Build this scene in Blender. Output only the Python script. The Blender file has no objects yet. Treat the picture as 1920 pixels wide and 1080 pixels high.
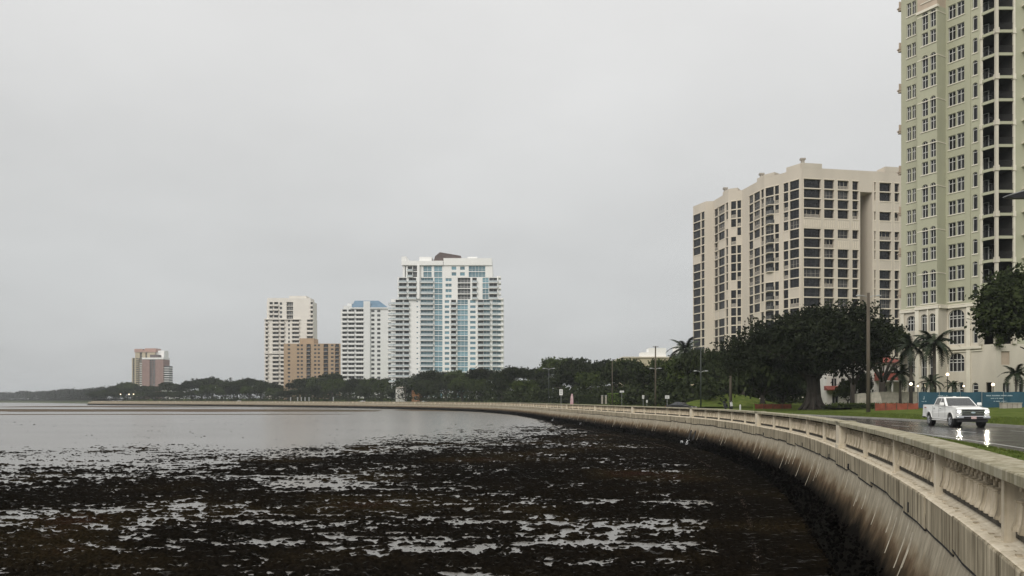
import bpy, math, random
import numpy as np
from mathutils import Vector
R = random.Random(7)
rng = np.random.default_rng(11)
sc = bpy.context.scene
COL = sc.collection
rad = math.radians
# ------------------------------------------------------------------ camera
cam = bpy.data.cameras.new('camera')
cam.sensor_width = 36.0
cam.lens = 1450 / 1920 * 36.0
cam.shift_y = 210 / 1920
cam.clip_start = 0.1
cam.clip_end = 12000
co = bpy.data.objects.new('camera', cam)
co.location = (0, 0, 1.65)
co.rotation_euler = (rad(90), 0, 0)
COL.objects.link(co)
sc.camera = co
# ------------------------------------------------------------------ world: overcast daylight
SUN_EL, SUN_AZ = rad(37), rad(215)          # azimuth clockwise from the view direction: behind and left
w = bpy.data.worlds.new('World')
sc.world = w
w.use_nodes = True
nt = w.node_tree
nt.nodes.clear()
N = nt.nodes.new
L = nt.links.new
wo = N('ShaderNodeOutputWorld')
bg = N('ShaderNodeBackground')
bg.inputs['Strength'].default_value = 0.1
sky = N('ShaderNodeTexSky')
sky.sky_type = 'NISHITA'
sky.sun_disc = False
sky.sun_elevation = SUN_EL
sky.sun_rotation = SUN_AZ
sky.air_density = 1.0
sky.dust_density = 3.0
hs = N('ShaderNodeHueSaturation')
hs.inputs['Saturation'].default_value = 0.12
hs.inputs['Value'].default_value = 1.0
L(sky.outputs[0], hs.inputs['Color'])
tc = N('ShaderNodeTexCoord')
sx = N('ShaderNodeSeparateXYZ')
L(tc.outputs['Generated'], sx.inputs[0])
ramp = N('ShaderNodeValToRGB')
ramp.color_ramp.elements[0].position = 0.0
ramp.color_ramp.elements[0].color = (0.465, 0.475, 0.475, 1)
ramp.color_ramp.elements[1].position = 1.0
ramp.color_ramp.elements[1].color = (1.12, 1.09, 1.05, 1)
e = ramp.color_ramp.elements.new(0.14)
e.color = (0.555, 0.567, 0.567, 1)
e = ramp.color_ramp.elements.new(0.45)
e.color = (0.715, 0.715, 0.71, 1)
L(sx.outputs['Z'], ramp.inputs[0])
# clouds: direction projected on a flat cloud deck
zc = N('ShaderNodeMath'); zc.operation = 'MAXIMUM'; zc.inputs[1].default_value = 0.0
L(sx.outputs['Z'], zc.inputs[0])
za = N('ShaderNodeMath'); za.operation = 'ADD'; za.inputs[1].default_value = 0.22
L(zc.outputs[0], za.inputs[0])
dx = N('ShaderNodeMath'); dx.operation = 'DIVIDE'; L(sx.outputs['X'], dx.inputs[0]); L(za.outputs[0], dx.inputs[1])
dy = N('ShaderNodeMath'); dy.operation = 'DIVIDE'; L(sx.outputs['Y'], dy.inputs[0]); L(za.outputs[0], dy.inputs[1])
cx = N('ShaderNodeCombineXYZ'); L(dx.outputs[0], cx.inputs[0]); L(dy.outputs[0], cx.inputs[1])
cn = N('ShaderNodeTexNoise')
cn.inputs['Scale'].default_value = 0.9
cn.inputs['Detail'].default_value = 6
cn.inputs['Roughness'].default_value = 0.5
L(cx.outputs[0], cn.inputs['Vector'])
mr = N('ShaderNodeMapRange')
mr.inputs['From Min'].default_value = 0.3
mr.inputs['From Max'].default_value = 0.7
mr.inputs['To Min'].default_value = 8.75
mr.inputs['To Max'].default_value = 10.45
L(cn.outputs[0], mr.inputs[0])
vm = N('ShaderNodeVectorMath'); vm.operation = 'SCALE'
L(ramp.outputs[0], vm.inputs[0]); L(mr.outputs[0], vm.inputs['Scale'])
mx = N('ShaderNodeMix'); mx.data_type = 'RGBA'
mx.inputs[0].default_value = 0.93
L(hs.outputs[0], mx.inputs[6]); L(vm.outputs[0], mx.inputs[7])
L(mx.outputs[2], bg.inputs['Color'])
L(bg.outputs[0], wo.inputs['Surface'])
# ------------------------------------------------------------------ sun (soft, behind cloud)
sl = bpy.data.lights.new('sun', 'SUN')
sl.energy = 1.5
sl.angle = rad(35)
sl.color = (1.0, 0.95, 0.87)
so = bpy.data.objects.new('sun', sl)
dv = Vector((math.sin(SUN_AZ) * math.cos(SUN_EL), math.cos(SUN_AZ) * math.cos(SUN_EL), math.sin(SUN_EL)))
so.rotation_euler = dv.to_track_quat('Z', 'Y').to_euler()
so.location = dv * 200
COL.objects.link(so)
sc.view_settings.view_transform = 'Standard'
sc.view_settings.look = 'None'
sc.view_settings.exposure = 0.22
sc.view_settings.gamma = 1.0
sc.view_settings.use_curve_mapping = False
sc.cycles.max_bounces = 6
sc.cycles.diffuse_bounces = 3
sc.cycles.glossy_bounces = 3
sc.cycles.transparent_max_bounces = 4
sc.cycles.volume_bounces = 0
sc.cycles.use_denoising = True
sc.cycles.caustics_reflective = False
sc.cycles.sample_clamp_indirect = 8.0


# ================================================================== helpers
def pm(name, c1, c2=None, scale=3.0, rough=0.8, bump=0.0, bscale=None, stretch=(1, 1, 1), metal=0.0, spec=0.5,
       tint=0.0, contrast=(0.35, 0.65), emit=None, coat=0.0, detail=5, rough2=None):
    m = bpy.data.materials.new(name)
    m.use_nodes = True
    t = m.node_tree
    b = t.nodes['Principled BSDF']
    b.inputs['Roughness'].default_value = rough
    b.inputs['Metallic'].default_value = metal
    b.inputs['Specular IOR Level'].default_value = spec
    if spec < .3:
        b.inputs['IOR'].default_value = 1.0 + spec * .8
    if coat:
        b.inputs['Coat Weight'].default_value = coat
        b.inputs['Coat Roughness'].default_value = 0.08
    if c2 is None:
        c2 = tuple(v * 0.86 for v in c1)
    tcn = t.nodes.new('ShaderNodeTexCoord')
    mp = t.nodes.new('ShaderNodeMapping')
    mp.inputs['Scale'].default_value = stretch
    t.links.new(tcn.outputs['Object'], mp.inputs[0])
    n = t.nodes.new('ShaderNodeTexNoise')
    n.inputs['Scale'].default_value = scale
    n.inputs['Detail'].default_value = detail
    t.links.new(mp.outputs[0], n.inputs['Vector'])
    r = t.nodes.new('ShaderNodeValToRGB')
    r.color_ramp.elements[0].position = contrast[0]
    r.color_ramp.elements[1].position = contrast[1]
    r.color_ramp.elements[0].color = (*c1, 1)
    r.color_ramp.elements[1].color = (*c2, 1)
    t.links.new(n.outputs[0], r.inputs[0])
    out = r.outputs[0]
    if tint:
        oi = t.nodes.new('ShaderNodeObjectInfo')
        mrn = t.nodes.new('ShaderNodeMapRange')
        mrn.inputs['To Min'].default_value = 1 - tint
        mrn.inputs['To Max'].default_value = 1 + tint
        t.links.new(oi.outputs['Random'], mrn.inputs[0])
        h = t.nodes.new('ShaderNodeHueSaturation')
        t.links.new(mrn.outputs[0], h.inputs['Value'])
        t.links.new(out, h.inputs['Color'])
        out = h.outputs[0]
    t.links.new(out, b.inputs['Base Color'])
    if rough2 is not None:
        q = t.nodes.new('ShaderNodeMapRange')
        q.inputs['From Min'].default_value = contrast[0]
        q.inputs['From Max'].default_value = contrast[1]
        q.inputs['To Min'].default_value = rough
        q.inputs['To Max'].default_value = rough2
        t.links.new(n.outputs[0], q.inputs[0])
        t.links.new(q.outputs[0], b.inputs['Roughness'])
    if bump:
        n2 = t.nodes.new('ShaderNodeTexNoise')
        n2.inputs['Scale'].default_value = bscale or scale * 4
        n2.inputs['Detail'].default_value = 6
        t.links.new(mp.outputs[0], n2.inputs['Vector'])
        bu = t.nodes.new('ShaderNodeBump')
        bu.inputs['Strength'].default_value = bump
        bu.inputs['Distance'].default_value = 0.05
        t.links.new(n2.outputs[0], bu.inputs['Height'])
        t.links.new(bu.outputs[0], b.inputs['Normal'])
    if emit:
        b.inputs['Emission Color'].default_value = (*emit[0], 1)
        b.inputs['Emission Strength'].default_value = emit[1]
    return m


def tagit(o, label=None, cat=None, group=None, kind=None):
    if label: o['label'] = label
    if cat: o['category'] = cat
    if group: o['group'] = group
    if kind: o['kind'] = kind
    return o


def empty(name, loc=(0, 0, 0), rz=0.0, label=None, cat=None, group=None):
    o = bpy.data.objects.new(name, None)
    o.empty_display_size = 0.3
    o.location = loc
    o.rotation_euler = (0, 0, rz)
    COL.objects.link(o)
    return tagit(o, label, cat, group)


def place(name, me, parent=None, loc=(0, 0, 0), rot=(0, 0, 0), scale=None):
    o = bpy.data.objects.new(name, me)
    COL.objects.link(o)
    if parent is not None:
        o.parent = parent
    o.location = loc
    o.rotation_euler = rot
    if scale is not None:
        o.scale = scale
    return o


class MB:
    """collects faces, then becomes one mesh"""
    def __init__(s):
        s.v = []; s.f = []; s.m = []; s.mi = 0

    def face(s, pts):
        i = len(s.v)
        s.v.extend([tuple(p) for p in pts])
        s.f.append(tuple(range(i, i + len(pts))))
        s.m.append(s.mi)

    def grid(s, rows, close_u=False, cap=False):
        i = len(s.v)
        n = len(rows[0])
        for r in rows:
            s.v.extend([tuple(p) for p in r])
        for a in range(len(rows) - 1):
            for b in range(n if close_u else n - 1):
                c = (b + 1) % n
                s.f.append((i + a * n + b, i + a * n + c, i + (a + 1) * n + c, i + (a + 1) * n + b))
                s.m.append(s.mi)
        if cap:
            s.f.append(tuple(i + k for k in range(n))[::-1]); s.m.append(s.mi)
            s.f.append(tuple(i + (len(rows) - 1) * n + k for k in range(n))); s.m.append(s.mi)

    def box(s, x0, x1, y0, y1, z0, z1):
        P = [(x0, y0, z0), (x1, y0, z0), (x1, y1, z0), (x0, y1, z0), (x0, y0, z1), (x1, y0, z1), (x1, y1, z1), (x0, y1, z1)]
        i = len(s.v)
        s.v.extend(P)
        for f in ((3, 2, 1, 0), (4, 5, 6, 7), (0, 1, 5, 4), (1, 2, 6, 5), (2, 3, 7, 6), (3, 0, 4, 7)):
            s.f.append(tuple(i + k for k in f)); s.m.append(s.mi)

    def cbox(s, c, d):
        s.box(c[0] - d[0] / 2, c[0] + d[0] / 2, c[1] - d[1] / 2, c[1] + d[1] / 2, c[2] - d[2] / 2, c[2] + d[2] / 2)

    def prism(s, poly, a, b, axis='y'):
        """poly in the plane across the axis, extruded from a to b"""
        def P(p, t):
            return {'y': (p[0], t, p[1]), 'x': (t, p[0], p[1]), 'z': (p[0], p[1], t)}[axis]
        i = len(s.v); n = len(poly)
        s.v.extend([P(p, a) for p in poly]); s.v.extend([P(p, b) for p in poly])
        s.f.append(tuple(range(i, i + n))); s.m.append(s.mi)
        s.f.append(tuple(range(i + 2 * n - 1, i + n - 1, -1))); s.m.append(s.mi)
        for k in range(n):
            l = (k + 1) % n
            s.f.append((i + k, i + n + k, i + n + l, i + l)); s.m.append(s.mi)

    def tube(s, pts, r, n=8, cap=True):
        pts = [Vector(p) for p in pts]
        rs = r if isinstance(r, (list, tuple)) else [r] * len(pts)
        rows = []
        for k, p in enumerate(pts):
            d = (pts[min(k + 1, len(pts) - 1)] - pts[max(k - 1, 0)]).normalized()
            a = d.cross(Vector((0, 0, 1)))
            if a.length < 0.05: a = d.cross(Vector((1, 0, 0)))
            a.normalize(); b = d.cross(a)
            rows.append([p + (a * math.cos(2 * math.pi * j / n) + b * math.sin(2 * math.pi * j / n)) * rs[k] for j in range(n)])
        s.grid(rows, True, cap)

    def lathe(s, prof, n=10, c=(0, 0, 0)):
        rows = [[(c[0] + r * math.cos(2 * math.pi * j / n), c[1] + r * math.sin(2 * math.pi * j / n), c[2] + z) for j in range(n)] for r, z in prof]
        s.grid(rows, True, True)

    def mesh(s, name, mats, smooth=False, fix=True):
        me = bpy.data.meshes.new(name)
        me.from_pydata(s.v, [], s.f)
        for m in (mats if isinstance(mats, (list, tuple)) else [mats]):
            me.materials.append(m)
        if s.m and max(s.m) > 0:
            me.polygons.foreach_set('material_index', s.m)
        if smooth:
            me.polygons.foreach_set('use_smooth', [True] * len(me.polygons))
        if fix:
            import bmesh
            bm = bmesh.new(); bm.from_mesh(me)
            bmesh.ops.recalc_face_normals(bm, faces=bm.faces)
            bm.to_mesh(me); bm.free()
        me.update()
        return me

    def build(s, name, mats, parent=None, smooth=False, loc=(0, 0, 0), rz=0.0, fix=True):
        return place(name, s.mesh(name, mats, smooth, fix), parent, loc, (0, 0, rz))


def quads_mesh(name, V, mats, mi=None):
    """V: (n,4,3) array of quads"""
    n = V.shape[0]
    me = bpy.data.meshes.new(name)
    me.vertices.add(n * 4)
    me.vertices.foreach_set('co', V.reshape(-1).astype(np.float32))
    me.loops.add(n * 4)
    me.loops.foreach_set('vertex_index', np.arange(n * 4, dtype=np.int32))
    me.polygons.add(n)
    me.polygons.foreach_set('loop_start', np.arange(0, n * 4, 4, dtype=np.int32))
    me.polygons.foreach_set('loop_total', np.full(n, 4, dtype=np.int32))
    for m in (mats if isinstance(mats, (list, tuple)) else [mats]):
        me.materials.append(m)
    if mi is not None:
        me.polygons.foreach_set('material_index', mi)
    me.update(calc_edges=True)
    return me


def vnoise(x, y, seed=0):
    """value noise on numpy arrays, 0..1"""
    xi = np.floor(x).astype(np.int64); yi = np.floor(y).astype(np.int64)
    xf = x - xi; yf = y - yi
    def h(a, b):
        n = (a * 374761393 + b * 668265263 + seed * 1442695041) & 0xffffffff
        n = ((n ^ (n >> 13)) * 1274126177) & 0xffffffff
        n = (n ^ (n >> 16)) & 0xffffffff
        return n / 4294967295.0
    u = xf * xf * (3 - 2 * xf); v = yf * yf * (3 - 2 * yf)
    return (h(xi, yi) * (1 - u) + h(xi + 1, yi) * u) * (1 - v) + (h(xi, yi + 1) * (1 - u) + h(xi + 1, yi + 1) * u) * v


def fbm(x, y, oct=4, seed=0, gain=0.5):
    s = 0; a = 1; t = 0
    for k in range(oct):
        c, sn = math.cos(0.7 * k + .3), math.sin(0.7 * k + .3)
        s = s + a * vnoise((x * c - y * sn) * 2 ** k + 17.3 * k, (x * sn + y * c) * 2 ** k - 9.1 * k, seed + k)
        t += a; a *= gain
    return s / t


# ---- the seawall's line: heading (degrees right of straight ahead) by arc length
KN = [-30, -12, 0, 12, 24, 36, 50, 68, 90, 115, 140, 165, 200, 260, 320, 400, 520, 720, 840]
HD = [27, 24.5, 20.9, 16.6, 14.4, 8.5, 5.4, -1.9, -7, -4.3, -8.6, -4.6, -7, -14.1, -24.5, -35.2, -43.8, -51.8, -54]
ss_ = np.arange(-24, 825.01, 0.5)
hh_ = np.radians(np.interp(ss_, KN, HD))
X_ = np.concatenate([[0], np.cumsum(np.sin(hh_[:-1]) * .5)])
Y_ = np.concatenate([[0], np.cumsum(np.cos(hh_[:-1]) * .5)])
i0 = int(np.argmin(abs(ss_)))
X_ = X_ - X_[i0] + 5.93
Y_ = Y_ - Y_[i0] + 9.40
SP = 4.8813


def C(s):
    return float(np.interp(s, ss_, X_)), float(np.interp(s, ss_, Y_))


def HDG(s):
    return float(np.interp(s, ss_, hh_))


def P(s, d, z=0.0):
    x, y = C(s); h = HDG(s)
    return (x + math.cos(h) * d, y - math.sin(h) * d, z)


def wall_rot(s):      # local x along the wall (away from camera), local -y ... +y is the water side
    return math.pi / 2 - HDG(s)


def sweep(mb, s0, s1, ds, prof, close=False, cap=False):
    n = max(1, int(math.ceil((s1 - s0) / ds)))
    rows = []
    for i in range(n + 1):
        s = s0 + (s1 - s0) * i / n
        rows.append([P(s, d, z) for d, z in prof])
    mb.grid(rows, close, cap)


def pix(x, Z, y=None):
    X = (x - 960) / 1450 * Z
    return (X, Z) if y is None else (X, Z, 1.65 + (750 - y) / 1450 * Z)


# ================================================================== materials
def wall_material(name, kind):
    m = bpy.data.materials.new(name); m.use_nodes = True
    t = m.node_tree; b = t.nodes['Principled BSDF']; nn = t.nodes.new; ll = t.links.new
    b.inputs['Roughness'].default_value = 0.9
    b.inputs['Specular IOR Level'].default_value = .12; b.inputs['IOR'].default_value = 1.15
    tcn = nn('ShaderNodeNewGeometry')
    def noise(scale, st, det=5, rg=.55):
        mp = nn('ShaderNodeMapping'); mp.inputs['Scale'].default_value = st
        ll(tcn.outputs['Position'], mp.inputs[0])
        n = nn('ShaderNodeTexNoise'); n.inputs['Scale'].default_value = scale; n.inputs['Detail'].default_value = det
        n.inputs['Roughness'].default_value = rg
        ll(mp.outputs[0], n.inputs['Vector'])
        return n.outputs[0]
    def rampn(inp, stops):
        r = nn('ShaderNodeValToRGB')
        el = r.color_ramp.elements
        el[0].position, el[0].color = stops[0][0], (*stops[0][1], 1)
        el[1].position, el[1].color = stops[-1][0], (*stops[-1][1], 1)
        for p_, c_ in stops[1:-1]:
            q = el.new(p_); q.color = (*c_, 1)
        ll(inp, r.inputs[0])
        return r.outputs[0]
    def mixc(f, a, c, mode='MIX'):
        x = nn('ShaderNodeMix'); x.data_type = 'RGBA'; x.blend_type = mode
        if isinstance(f, float): x.inputs[0].default_value = f
        else: ll(f, x.inputs[0])
        ll(a, x.inputs[6]); ll(c, x.inputs[7])
        return x.outputs[2]
    streak = noise(5.5, (1, 1, .06), 6, .68)
    fine = noise(14, (1, 1, .12), 4)
    blot = noise(1.3, (1, 1, 1), 6, .6)
    if kind == 'balustrade':
        base = rampn(blot, [(.3, (.66, .585, .465)), (.55, (.60, .53, .42)), (.75, (.48, .43, .34))])
        dirt = rampn(streak, [(.42, (1.05, 1.03, 1)), (.53, (.68, .64, .56)), (.64, (.22, .20, .16))])
        col = mixc(.75, base, dirt, 'MULTIPLY')
    elif kind == 'ledge':
        base = rampn(blot, [(.3, (.76, .69, .56)), (.55, (.69, .62, .50)), (.78, (.52, .46, .36))])
        dirt = rampn(streak, [(.45, (1, 1, 1)), (.58, (.80, .77, .70)), (.72, (.40, .36, .29))])
        col = mixc(.6, base, dirt, 'MULTIPLY')
    elif kind == 'cap':
        base = rampn(blot, [(.3, (.46, .425, .335)), (.55, (.40, .375, .29)), (.75, (.30, .285, .215))])
        dirt = rampn(streak, [(.42, (1, 1, 1)), (.60, (.60, .58, .50)), (.75, (.28, .27, .22))])
        col = mixc(.9, base, dirt, 'MULTIPLY')
    elif kind == 'fascia':
        base = rampn(blot, [(.3, (.49, .445, .36)), (.6, (.40, .365, .295)), (.8, (.31, .285, .225))])
        dirt = rampn(streak, [(.38, (1.18, 1.14, 1.05)), (.50, (.74, .71, .64)), (.63, (.28, .25, .20))])
        col = mixc(.9, base, dirt, 'MULTIPLY')
    else:            # the tidal face
        sp = nn('ShaderNodeSeparateXYZ'); ll(tcn.outputs['Position'], sp.inputs[0])
        def madd(a, k, c):
            q = nn('ShaderNodeMath'); q.operation = 'MULTIPLY_ADD'
            ll(a, q.inputs[0]); q.inputs[1].default_value = k
            if isinstance(c, float): q.inputs[2].default_value = c
            else: ll(c, q.inputs[2])
            return q.outputs[0]
        h0 = madd(blot, .95, -.475)
        h1 = madd(streak, .42, h0)
        h2 = nn('ShaderNodeMath'); h2.operation = 'ADD'; ll(h1, h2.inputs[0]); ll(sp.outputs['Z'], h2.inputs[1])
        hm = nn('ShaderNodeMapRange'); hm.inputs['From Min'].default_value = -2.75 + .21
        hm.inputs['From Max'].default_value = -.6 + .21
        ll(h2.outputs[0], hm.inputs[0])
        base = rampn(hm.outputs[0], [(.0, (.005, .005, .004)), (.36, (.008, .007, .006)), (.43, (.030, .025, .019)),
                                     (.51, (.068, .052, .036)), (.60, (.135, .100, .068)), (.69, (.26, .22, .165)), (.80, (.35, .32, .26)), (1.0, (.40, .37, .31))])
        dirt = rampn(streak, [(.38, (1.15, 1.12, 1.05)), (.52, (.85, .82, .76)), (.68, (.52, .48, .42))])
        col = mixc(.8, base, dirt, 'MULTIPLY')
    col = mixc(.35, col, rampn(fine, [(.35, (1, 1, 1)), (.65, (.72, .71, .68))]), 'MULTIPLY')
    ll(col, b.inputs['Base Color'])
    bu = nn('ShaderNodeBump'); bu.inputs['Strength'].default_value = .5; bu.inputs['Distance'].default_value = .03
    ll(noise(22, (1, 1, .6), 6, .7), bu.inputs['Height']); ll(bu.outputs[0], b.inputs['Normal'])
    return m


M = {}
M['bal'] = wall_material('weathered cream concrete', 'balustrade')
M['ledge'] = wall_material('pale weathered ledge concrete', 'ledge')
M['cap'] = wall_material('mossy concrete coping', 'cap')
M['fascia'] = wall_material('streaked grey concrete', 'fascia')
M['tidal'] = wall_material('tide stained concrete', 'tidal')
M['oyster'] = pm('black oyster crust', (.003, .003, .0028), (.010, .009, .008), 9, 1.0, 1.0, 30, contrast=(.45, .8), spec=.08)
M['mildew_shade'] = pm('mildewed concrete with painted shade', (.030, .027, .021), (.10, .088, .068), 5, .9, .4, 20, stretch=(1, 1, .3), contrast=(.4, .75))  # mildew stain plus shade under coping and balusters, painted together
M['calcium'] = pm('calcium drip', (.42, .385, .31), (.27, .24, .185), 6, .8, .3)
M['crack'] = pm('dark hole', (.012, .011, .01), None, 5, .9)
M['water_foam'] = pm('white water', (.75, .77, .78), (.5, .52, .54), 9, .35, .4)
M['grass'] = pm('lawn', (.062, .095, .020), (.130, .155, .042), 1.1, .95, .9, 30, spec=.15, contrast=(.3, .7), detail=8)
M['land'] = pm('wooded ground', (.05, .07, .025), (.09, .10, .045), .2, .95, .3, 3)
M['walk'] = pm('sidewalk', (.36, .35, .32), (.29, .28, .26), 1.2, .55, .3, 30)
M['asphalt'] = pm('wet asphalt', (.040, .037, .035), (.060, .055, .052), .35, .09, .07, 60, spec=.6, contrast=(.35, .65), rough2=.24)
M['kerb'] = pm('kerb concrete', (.34, .33, .30), (.26, .25, .23), 2, .6, .2, 30)
M['paint'] = pm('road paint', (.62, .62, .60), (.40, .40, .39), 3, .35)
M['greenstucco'] = pm('sage stucco', (.43, .43, .315), (.385, .385, .28), .35, .9, .08, 8, stretch=(1, 1, .3))
M['creamstone'] = pm('cream stone', (.62, .575, .485), (.54, .50, .42), .5, .85, .08, 8, stretch=(1, 1, .3))
M['trim'] = pm('cream trim', (.74, .70, .59), (.66, .62, .52), .8, .8)
M['pinkstone'] = pm('pinkish stone', (.50, .41, .32), (.44, .36, .28), .8, .85)
M['beige'] = pm('beige concrete', (.60, .54, .455), (.52, .47, .395), .12, .9, .06, 4, stretch=(1, 1, .25))
M['beigetrim'] = pm('pale beige slab edge', (.72, .65, .54), (.62, .56, .46), .4, .85)
M['glass'] = pm('dark window glass', (.007, .008, .010), (.028, .030, .032), 1.1, .12, spec=.35, tint=.6, contrast=(.5, .75), stretch=(1, 1, .3))
M['curtain'] = pm('glass before pale blinds', (.10, .10, .095), (.035, .036, .038), 2.2, .25, tint=.4, stretch=(1, 1, .02))
M['frame'] = pm('white window frame', (.66, .66, .63), None, 1, .6)
M['slat'] = pm('grey balcony railing slats', (.30, .27, .23), (.40, .37, .32), 2, .8)
M['iron'] = pm('black iron', (.012, .012, .013), (.02, .02, .02), 5, .5)
M['shade'] = pm('loggia plaster with painted shade', (.030, .028, .023), (.022, .020, .017), 1, .9)  # deep shade of the rooms put into the plaster colour
M['white'] = pm('white stucco', (.86, .86, .84), (.82, .82, .80), .1, .8)
M['offwhite'] = pm('off-white stucco', (.76, .73, .67), (.70, .67, .62), .1, .85)
M['greywhite'] = pm('grey-white stucco', (.74, .75, .74), (.68, .69, .68), .1, .85)
M['bluegl'] = pm('blue-green glass', (.10, .22, .29), (.22, .36, .40), .25, .12, spec=.9, tint=.35, contrast=(.35, .65))
M['railgl'] = pm('pale glass railing', (.50, .56, .57), (.42, .48, .50), .5, .25, spec=.8)
M['farglass'] = pm('far dark glass', (.05, .055, .06), (.10, .105, .11), .4, .25, tint=.5)
M['tan'] = pm('tan stucco', (.43, .32, .215), (.38, .28, .19), .1, .9)
M['pink'] = pm('salmon concrete', (.46, .30, .25), (.40, .26, .22), .2, .9)
M['brownred'] = pm('red-brown facade', (.30, .20, .175), (.26, .17, .15), .2, .9)
M['yellowish'] = pm('pale yellow stucco', (.52, .46, .33), (.46, .40, .29), .2, .9)
M['blueroof'] = pm('blue metal roof', (.14, .23, .32), (.11, .19, .27), .3, .5)
M['mech'] = pm('brown roof screen', (.13, .10, .095), (.10, .08, .075), .5, .8)
M['redtile'] = pm('red clay tile', (.26, .065, .045), (.19, .05, .035), 3, .8, .4, 12)
M['housewall'] = pm('white house wall', (.74, .72, .68), (.64, .62, .58), .5, .85)
M['wood'] = pm('weathered pole wood', (.115, .095, .07), (.075, .062, .046), 4, .9, .5, 20, stretch=(1, 1, .1))
M['greypole'] = pm('dark green painted metal', (.035, .045, .04), None, 3, .5)
M['metal'] = pm('pale galvanised metal', (.45, .46, .46), (.36, .37, .37), 3, .45, metal=.4)
M['bark'] = pm('grey brown bark', (.060, .050, .040), (.032, .027, .022), 3, .95, .8, 14, stretch=(1, 1, .25))
M['palmbark'] = pm('palm trunk bark', (.10, .088, .07), (.06, .052, .042), 6, .95, .6, 10, stretch=(1, 1, 3))
M['leaf'] = pm('dark oak leaves', (.014, .020, .009), (.036, .046, .018), .55, .75, spec=.25, tint=.30, contrast=(.35, .65))
M['leaf2'] = pm('deep fig leaves', (.010, .014, .008), (.026, .032, .016), .45, .7, spec=.25, tint=.12, contrast=(.35, .65))
M['leaf3'] = pm('olive leaves', (.030, .045, .014), (.065, .085, .025), .5, .75, spec=.2, tint=.2, contrast=(.35, .65))
M['hedge'] = pm('bright clipped hedge', (.10, .17, .03), (.17, .24, .05), 1.5, .8, spec=.2)
M['frond'] = pm('palm frond green', (.012, .021, .010), (.030, .042, .018), 1.5, .6, spec=.3, tint=.2)
M['bluefence'] = pm('blue construction screen', (.012, .058, .088), (.018, .075, .11), .8, .75, .3, 3)
M['print'] = pm('white print', (.42, .52, .56), None, 2, .8)
M['orange'] = pm('orange safety netting', (.29, .075, .042), (.21, .06, .034), 1.5, .85, .6, 8)
M['brick'] = pm('red-orange brick planter', (.28, .085, .05), (.20, .065, .04), 2, .9, .4, 12)
M['palestone'] = pm('pale garden stone', (.55, .51, .42), (.40, .38, .31), 2, .9, .4, 8)
M['carwhite'] = pm('white truck paint', (.88, .88, .86), (.86, .86, .84), .5, .3, coat=.6)
M['blackplastic'] = pm('black plastic', (.012, .012, .014), None, 3, .5)
M['chrome'] = pm('chrome', (.62, .63, .65), (.5, .51, .53), 2, .16, metal=1.0)
M['tyre'] = pm('tyre rubber', (.014, .014, .015), None, 8, .75)
M['rim'] = pm('silver rim', (.42, .43, .45), (.34, .35, .36), 3, .35, metal=.6)
M['carglass'] = pm('car glass', (.03, .034, .036), (.05, .054, .056), 1, .08, spec=.8)
M['headlight'] = pm('lit headlight', (.9, .88, .8), None, 1, .2, emit=((1.0, .93, .76), 320))
M['lensglass'] = pm('headlight lens', (.66, .67, .68), (.5, .5, .5), 6, .15)
M['darkred'] = pm('dark red paint', (.09, .012, .015), None, 1, .3, coat=.5)
M['carblack'] = pm('black car paint', (.012, .013, .015), None, 1, .2, coat=.6)
M['taillight'] = pm('red tail light', (.35, .02, .02), None, 1, .2)
M['lamp'] = pm('lit globe lamp', (.9, .8, .65), None, 1, .3, emit=((1.0, .80, .55), 2.6))
M['sign'] = pm('white sign face', (.72, .72, .70), None, 1, .5)
M['signgrey'] = pm('grey sign print', (.30, .31, .31), None, 1, .5)
M['pinkflag'] = pm('pink flag cloth', (.45, .22, .26), (.62, .50, .50), 1.6, .8)
M['plate'] = pm('licence plate', (.60, .52, .50), (.5, .3, .28), 14, .5)
M['orangehouse'] = pm('orange house wall', (.42, .20, .09), None, 1, .85)
M['soil'] = pm('mulch', (.05, .035, .025), (.08, .055, .04), 3, .95, .5, 12)

# water
mw = bpy.data.materials.new('shallow bay water'); mw.use_nodes = True
t = mw.node_tree; b = t.nodes['Principled BSDF']
b.inputs['Base Color'].default_value = (.125, .115, .10, 1)
b.inputs['Roughness'].default_value = .27
b.inputs['IOR'].default_value = 1.75
tcn = t.nodes.new('ShaderNodeTexCoord')
mp = t.nodes.new('ShaderNodeMapping'); mp.inputs['Scale'].default_value = (.6, 1.4, 1)
t.links.new(tcn.outputs['Object'], mp.inputs[0])
n1 = t.nodes.new('ShaderNodeTexNoise'); n1.inputs['Scale'].default_value = 2.2; n1.inputs['Detail'].default_value = 4
t.links.new(mp.outputs[0], n1.inputs['Vector'])
bu = t.nodes.new('ShaderNodeBump'); bu.inputs['Strength'].default_value = .25; bu.inputs['Distance'].default_value = .05
t.links.new(n1.outputs[0], bu.inputs['Height']); t.links.new(bu.outputs[0], b.inputs['Normal'])
n2 = t.nodes.new('ShaderNodeTexNoise'); n2.inputs['Scale'].default_value = .06; n2.inputs['Detail'].default_value = 5
t.links.new(mp.outputs[0], n2.inputs['Vector'])
r2 = t.nodes.new('ShaderNodeValToRGB')
r2.color_ramp.elements[0].position = .35; r2.color_ramp.elements[0].color = (.165, .157, .145, 1)
r2.color_ramp.elements[1].position = .7; r2.color_ramp.elements[1].color = (.115, .108, .096, 1)
t.links.new(n2.outputs[0], r2.inputs[0]); t.links.new(r2.outputs[0], b.inputs['Base Color'])
M['water'] = mw
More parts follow.
